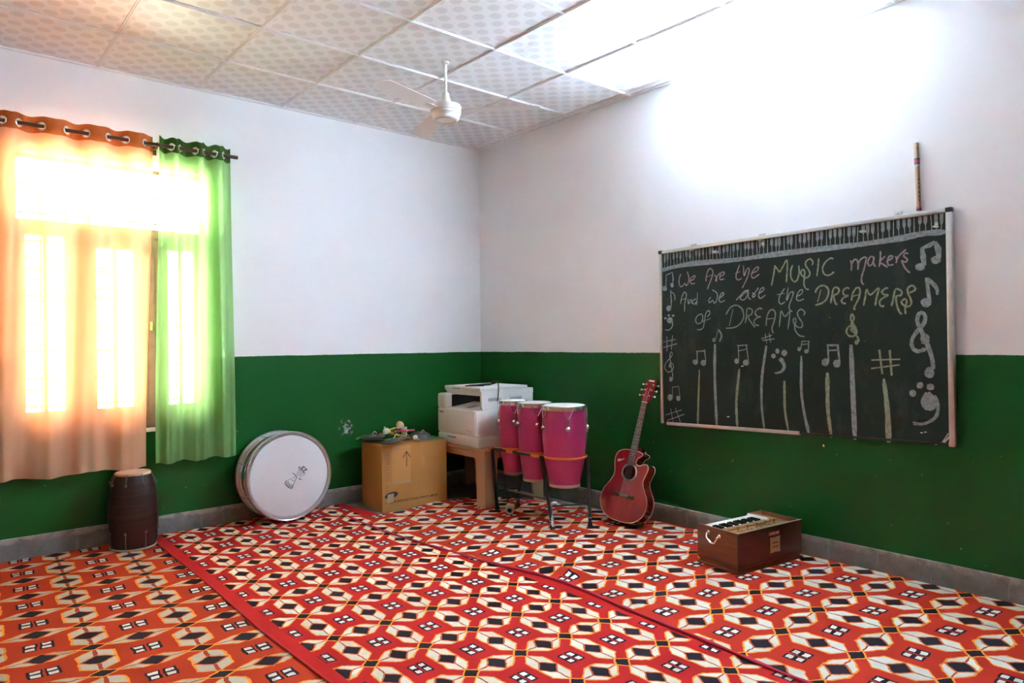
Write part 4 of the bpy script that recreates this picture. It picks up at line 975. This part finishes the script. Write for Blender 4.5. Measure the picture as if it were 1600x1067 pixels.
word('chalk_word', M_CHY, B_, AZ, [[(455,660),(490,480),(505,375)], [(498,345),(540,395),(580,455)], [(580,455),(640,350),(690,260),(702,330),(695,480),(685,610)], [(785,335),(755,430),(760,540),(810,600),(860,560),(885,440),(878,345)], [(1085,340),(1100,290),(1050,245),(990,290),(990,350),(1040,430),(1050,490),(1000,540),(940,515),(910,460),(940,410),(970,440),(965,540),(960,640),(985,700),(1035,725)], [(1190,235),(1180,370),(1160,515)], [(1420,245),(1370,235),(1290,300),(1250,390),(1270,470),(1320,500),(1380,485),(1430,445)]], .0095)
word('chalk_word', M_CHP, C_, AZ, [[(290,365),(305,440),(300,530)], [(300,440),(340,365),(385,355),(408,420),(405,515)], [(405,430),(450,350),(510,318),(535,345),(500,500),(460,640),(470,720),(500,745)], [(655,315),(600,310),(560,390),(580,450),(630,420),(655,320),(650,420),(685,465)], [(755,220),(755,330),(737,470)], [(830,300),(750,385),(800,430),(870,475)], [(880,370),(940,330),(935,295),(890,310),(865,380),(885,440),(960,430)], [(1000,410),(1010,350),(990,300)], [(1010,350),(1060,280),(1155,195)], [(1190,260),(1140,255),(1120,300),(1165,340),(1170,375),(1130,395),(1090,370),(1110,430),(1150,500),(1220,565)]], .009)
word('chalk_word', M_CHY, E_o, 8, [[(195,300),(200,270),(245,220),(300,210),(345,240),(358,300),(330,380),(270,430),(190,455)], [(262,260),(220,415)], [(415,250),(400,340),(385,430)], [(415,250),(450,230),(490,260),(470,310),(425,335),(440,420),(465,450)], [(620,250),(590,235),(550,260),(540,300),(560,330),(600,335),(545,360),(520,400),(540,430),(575,432)], [(645,400),(660,310),(700,245),(735,235),(752,280),(735,370),(680,480),(690,515)], [(655,345),(745,320)], [(795,460),(815,360),(835,260),(880,325),(985,240),(960,350),(940,460)], [(1105,240),(1070,245),(1025,285),(1050,320),(1100,330),(1045,360),(1000,400),(1000,450),(1030,470),(1050,455)], [(1185,270),(1170,360),(1145,465)], [(1185,265),(1215,250),(1270,280),(1260,330),(1205,345),(1210,440),(1240,530),(1275,570)], [(1370,300),(1430,270),(1440,235),(1400,210),(1350,240),(1350,300),(1385,380),(1390,440),(1350,470),(1290,450),(1270,410),(1310,375),(1335,410),(1315,490),(1320,565)]], .0105)
word('chalk_word', M_CHG, Z_, 3.2, [[(398,165),(420,130),(450,118),(480,138),(486,180),(465,215),(435,230),(398,233)], [(433,138),(415,222)]], .0085)
word('chalk_word', M_CHG, D_o, AZ, [[(70,430),(65,540),(45,650)], [(70,430),(110,415),(155,450),(140,510),(90,545),(140,640),(195,715)], [(310,430),(270,415),(215,450),(200,500),(240,545),(285,545),(220,570),(180,620),(200,670),(260,685)], [(370,690),(385,540),(430,450),(480,440),(515,490),(500,600),(460,730),(485,805)], [(380,585),(505,570)], [(575,705),(590,570),(605,460),(665,545),(740,470),(710,745)], [(955,525),(975,485),(940,440),(900,435),(860,480),(870,540),(920,620),(940,680),(910,715),(850,700),(800,640),(795,585),(825,575),(835,620),(815,690),(830,770),(890,840),(970,855)]], .0085)
T_, TZ_ = (1010, 370), 9.975; S_, SZ_ = (1000, 500), 6.275; V_, VZ_ = (1160, 490), 5.333; R2_, RZ2 = (1320, 370), 3.233
def notes(name, mat, o, z, heads=(), lines=(), curves=(), rings=()):
    c = Chalk()
    for h in heads: c.blob(o, z, h[:2], *h[2:])
    for (a, w) in lines: c.line(o, z, a, w)
    for (a, w, w2) in curves: c.stroke(o, z, a, w, w2)
    return c.done(name, mat)
# left column
notes('chalk_note', M_CHW, T_, TZ_, [(285,805,38,42), (400,752,26,36)], [([(310,600),(305,790)], .009), ([(405,545),(418,650),(412,745)], .009), ([(308,598),(402,555)], .010)])
notes('chalk_note', M_CHW, A_, AZ, [(48,815,38,46)], [([(78,530),(90,690),(86,800)], .010)], [([(85,555),(130,590),(148,640),(140,690)], .008, .006)])
notes('chalk_clef', M_CHW, Z_, 3.2, [(117,193,15,15), (95,183,7,6), (112,169,7,6), (134,170,7,6)], (), [([(131,198),(129,225),(112,242),(92,240)], .011, .006)])
notes('chalk_sharp', M_CHW, S_, SZ_, (), [([(265,160),(265,305)], .010), ([(320,150),(308,290)], .011), ([(225,218),(350,188)], .009), ([(230,270),(362,232)], .011)])
notes('chalk_clef', M_CHW, S_, SZ_, [(303,580,16,24), (294,450,12,18)], (), [([(292,462),(290,435),(310,418),(330,455),(312,498),(272,508),(243,470),(252,425),(285,385),(318,340),(308,312),(294,345),(298,400),(312,480),(322,555),(312,598)], .007, .007)])
notes('chalk_note', M_CHW, S_, SZ_, [(297,758,27,32), (376,768,20,27)], [([(320,755),(318,655)], .006), ([(394,765),(380,652)], .006), ([(316,658),(382,651)], .007)])
notes('chalk_sharp', M_CHW, S_, SZ_, (), [([(300,865),(326,1000)], .009), ([(348,860),(397,1002)], .010), ([(253,930),(410,880)], .010), ([(268,985),(437,922)], .010)])
# middle row of notes
notes('chalk_note', M_CHW, S_, SZ_, [(543,412,27,26), (622,420,27,28)], [([(562,405),(560,300)], .012), ([(646,402),(632,288)], .013), ([(553,307),(645,303)], .014)])
notes('chalk_note', M_CHG, S_, SZ_, [(726,196,17,22)], [([(740,192),(770,88)], .009)], [([(768,88),(800,150),(780,212)], .012, .012)])
notes('chalk_note', M_CHW, Z_, 3.2, [(452,398,12,14), (498,405,16,16)], [([(462,392),(460,318)], .011), ([(511,402),(500,315)], .010), ([(453,320),(505,317)], .011), ([(461,347),(505,336)], .009)])
notes('chalk_sharp', M_CHW, V_, VZ_, (), [([(190,167),(204,250)], .008), ([(224,162),(236,240)], .008), ([(158,208),(246,180)], .009), ([(166,224),(268,210)], .010)])
notes('chalk_clef', M_CHW, V_, VZ_, [(292,312,18,21), (350,328,25,26), (260,353,20,20)], (), [([(312,372),(335,400),(350,440),(330,478),(300,492),(270,496)], .030, .008)])
notes('chalk_note', M_CHG, V_, VZ_, [(474,295,16,19), (534,314,18,18)], [([(488,292),(497,230)], .010), ([(549,312),(555,226)], .010), ([(493,230),(558,231)], .009), ([(495,257),(553,251)], .009)])
notes('chalk_note', M_CHW, V_, VZ_, [(691,405,30,34), (787,415,32,34)], [([(718,400),(712,262)], .016), ([(810,402),(794,258)], .018), ([(704,263),(800,263)], .020), ([(712,307),(800,303)], .016)])
notes('chalk_clef', M_CHY, Z_, 3.2, [(1051,303,10,13), (1034,240,14,16)], (), [([(1030,246),(1043,246),(1040,224),(1014,224),(1000,248),(1012,270),(1036,272),(1052,252),(1040,218),(1022,190),(1028,163),(1038,184),(1026,212),(1037,248),(1058,282),(1062,303)], .011, .011)])
notes('chalk_sharp', M_CHY, Z_, 3.2, (), [([(1165,340),(1180,462)], .019), ([(1217,342),(1227,470)], .020), ([(1125,392),(1270,388)], .013), ([(1124,434),(1266,416)], .014)])
# right column
notes('chalk_note', M_CHW, R2_, RZ2, [(381,152,25,20), (460,117,26,20)], [([(390,55),(396,100),(402,145)], .030), ([(384,60),(430,42),(456,24)], .022), ([(455,26),(472,60),(476,108)], .030)])
notes('chalk_note', M_CHW, R2_, RZ2, [(411,333,27,25)], [([(413,206),(428,325)], .030)], [([(412,210),(445,236),(465,262),(468,294)], .026, .014)])
notes('chalk_clef', M_CHW, R2_, RZ2, [(405,517,24,28), (428,686,25,28)], (), [([(375,456),(366,420),(375,390),(395,385),(407,405),(398,440),(362,482),(340,520),(342,558),(368,578),(410,566)], .020, .020), ([(372,446),(395,492),(420,550),(440,610),(448,668)], .022, .022)])
notes('chalk_clef', M_CHW, R2_, RZ2, [(380,750,17,17), (433,758,20,18), (343,790,18,18), (424,832,38,50,-.25)], (), [([(450,800),(470,850),(462,905),(425,935),(385,945),(343,936)], .020, .012), ([(345,948),(395,950),(428,938)], .006, .006)])
for mt, w, pts in ((M_CHY, (.012, .016), [(265,440),(260,600),(257,716)]), (M_CHW, (.020, .020), [(343,312),(342,480),(352,718)]), (M_CHY, (.018, .018), [(465,435),(450,600),(455,730)]), (M_CHW, (.018, .014), [(600,320),(578,480),(577,620),(590,738)]),
                   (M_CHY, (.017, .014), [(690,495),(693,640),(710,745)]), (M_CHW, (.016, .020), [(775,370),(775,540),(790,660),(812,757)]), (M_CHY, (.024, .018), [(905,455),(908,640),(925,778)]), (M_CHW, (.026, .026), [(1023,315),(1033,560),(1043,790)]), (M_CHY, (.020, .030), [(1187,485),(1205,640),(1212,805)])):
    c = Chalk(); c.stroke(Z_, 3.2, pts, *w); c.done('chalk_bar', mt)
# piano-key border along the top
base = [(1033,423),(1054,416.8),(1082,412.8),(1135,407.6),(1160,404.5),(1220,397),(1319,385),(1360,379.5),(1410,372.5),(1440,365.5),(1478,362)]
c = Chalk(); c.stroke((0, 0), 1, base, .026, .030)
c.stroke((0, 0), 1, [(u, v-2+1.2*math.sin(i*2.1)) for i, (u, v) in enumerate(base)], .016, .018); c.done('chalk_keyboard', M_CHW)
pat = 'PPLPPPL'; N = 68; ya, yb2 = rw(1036.5, 400, XB).y, rw(1476, 340, XB).y
topz = lambda y: interp([(TRp.y, TRp.z), (TLp.y, TLp.z)], y)-.020
def bot_z(y): return interp([(rw(u, v, XB).y, rw(u, v, XB).z) for u, v in base], y)
cw = Chalk(); rnd = random.Random(5)
for i in range(N):
    y = ya+(yb2-ya)*(i+.5)/N+rnd.uniform(-.003, .003); z1 = topz(y); z0 = bot_z(y); X = cw.x()
    def bar(y0, za, y1, zb, w0, w1):
        vs = [cw.m.v((X, yy-C0.y, zz-C0.z)) for yy, zz in ((y0-w0/2, za), (y0+w0/2, za), (y1+w1/2, zb), (y1-w1/2, zb))]; cw.m.f(vs)
    ln = rnd.uniform(-.006, .004)
    if pat[i % 7] == 'L': bar(y, z1, y+ln, z0, .005, .006)
    else:
        zm = z1-(z1-z0)*rnd.uniform(.42, .55); w = rnd.uniform(.015, .019)
        bar(y, z1, y, zm+.008, w, w*1.02)
        X = cw.x(); bar(y, zm+.008, y+ln*.3, zm-.006, w*1.02, .005); bar(y+ln*.3, zm-.004, y+ln, z0, .0045, .005)
cw.done('chalk_key_row', M_CHW)
c = Chalk()
for u, v, rx, ry in ((1118, 393.5, 5, 2.6), (1192, 381, 2.2, 3), (1348, 361.5, 6, 2.2), (1463, 350, 3, 4), (1462, 354, 5, 2)): c.blob((0, 0), 1, (u, v), rx, ry)
c.blob((0, 0), 1, (1033.5, 414), 1.8, 8)
c.line((0, 0), 1, [(1474, 692), (1484, 682)], .02); c.line((0, 0), 1, [(1471, 693), (1482, 677)], .008)
for u, v in ((1440, 676), (1446, 675), (1463, 694), (1138, 651), (1160, 572)): c.blob((0, 0), 1, (u, v), 2.2, .9)
c.done('chalk_smudge', chalk_mat('bright_chalk', (.72, .72, .70)))

# ------------------------------------------------------------------ bamboo flute standing on the board's top frame
M_BAM = simple('bamboo', (.50, .36, .23), .4, var=.25, scale=6, stretch=(1, 1, .15))
f0 = rw(1436, 330, -.022); f1 = rw(1431.5, 223.5, -.014); L = (f1-f0).length
ft = thing('bamboo_flute', 'bamboo flute with red and purple bands standing on the right end of the chalkboard', 'flute', mat=Matrix.Translation(f0) @ (f1-f0).to_track_quat('Z', 'Y').to_matrix().to_4x4())
m = MB(); m.lathe([(.0085, .001), (.0115, .001), (.0115, .03), (.0112, L*.5), (.0112, L-.004), (.0100, L), (.0075, L), (.0075, L-.02)], 24, False, False); m.build('tube', M_BAM, ft)
tv = ft.matrix_world.to_3x3().inverted() @ (CAM-f0).normalized(); an = math.atan2(tv.y, tv.x)+.25
for s in (.46, .40, .34, .272, .21, .155, .92): 
    m = MB(); m.M = RZ(an) @ Matrix.Translation((.0110, 0, L*s*1.0)) @ RY(PI/2); m.lathe([(.0034, 0), (.0034, .0008)], 14); m.build('finger_hole', M_DARK, ft)
for nm, a, b, col in (('band', .685, .715, (.09, .05, .12)), ('band', .715, .745, (.50, .04, .09)), ('band', .745, .775, (.10, .04, .10)), ('band', .645, .672, (.50, .55, .55)), ('band', .05, .065, (.45, .08, .12)), ('band', .005, .042, (.16, .03, .08))):
    m = MB(); m.lathe([(.0112, L*a), (.0127, L*a+.0008), (.0127, L*b-.0008), (.0112, L*b)], 24, False, False); m.build(nm, simple('thread_%d' % int(a*1000), col, .6), ft)

# ------------------------------------------------------------------ ceiling fan
M_FAN = simple('cream_fan_paint', (.76, .73, .70), .35)
M_FANS = simple('fan_band', (.50, .45, .42), .4)
fx, fy = -1.418, -1.489
fn = thing('ceiling_fan', 'cream ceiling fan with three blades hanging from the tiled ceiling', 'fan', (fx, fy, H-.0))
m = MB(); m.lathe([(.024, 0), (.024, -.012), (.012, -.018)], 24); m.build('ceiling_cap', M_FAN, fn)
m = MB(); m.lathe([(.0085, -.012), (.0085, -.215)], 16); m.build('down_rod', M_FAN, fn)
m = MB(); m.lathe([(.011, -.195), (.020, -.200), (.024, -.222), (.030, -.245), (.040, -.268), (.046, -.278), (.044, -.280)], 32, True, True); m.build('lower_canopy', M_FAN, fn)
m = MB(); m.lathe([(.030, -.276), (.080, -.279), (.094, -.283), (.0995, -.292), (.0995, -.322), (.097, -.325), (.0965, -.340), (.093, -.343), (.088, -.360), (.080, -.373), (.070, -.378), (.060, -.378), (.057, -.374), (.020, -.372), (.001, -.372)], 56, True, False); mo = m.build('motor_housing', M_FAN, fn)
m = MB(); m.torus(.098, .002, 56, 6, -.3235); m.build('trim_ring', M_FANS, mo); m = MB(); m.torus(.066, .0025, 48, 6, -.3785); m.build('cap_ring', M_FANS, mo)
th0 = math.atan2(R_.y, R_.x)-.09
for k in range(3):
    a = th0+2*PI*k/3; Mx = RZ(a)
    m = MB(); m.M = Mx; m.box(.085, .185, -.018, .018, -.318, -.314, .001); b_ = m.build('blade_arm', M_FAN, fn)
    m = MB(); m.M = Mx @ Matrix.Translation((.15, 0, -.312)) @ RX(math.radians(9))
    w0, w1, Lb = .050, .065, .46
    out_ = [(0, -w0), (.10, -w0-.006), (Lb-.05, -w1), (Lb, -w1+.03), (Lb, w1-.03), (Lb-.05, w1), (.10, w0+.006), (0, w0)]
    m.prism(out_, -.0015, .0015); m.build('blade', M_FAN, fn, smooth=False)
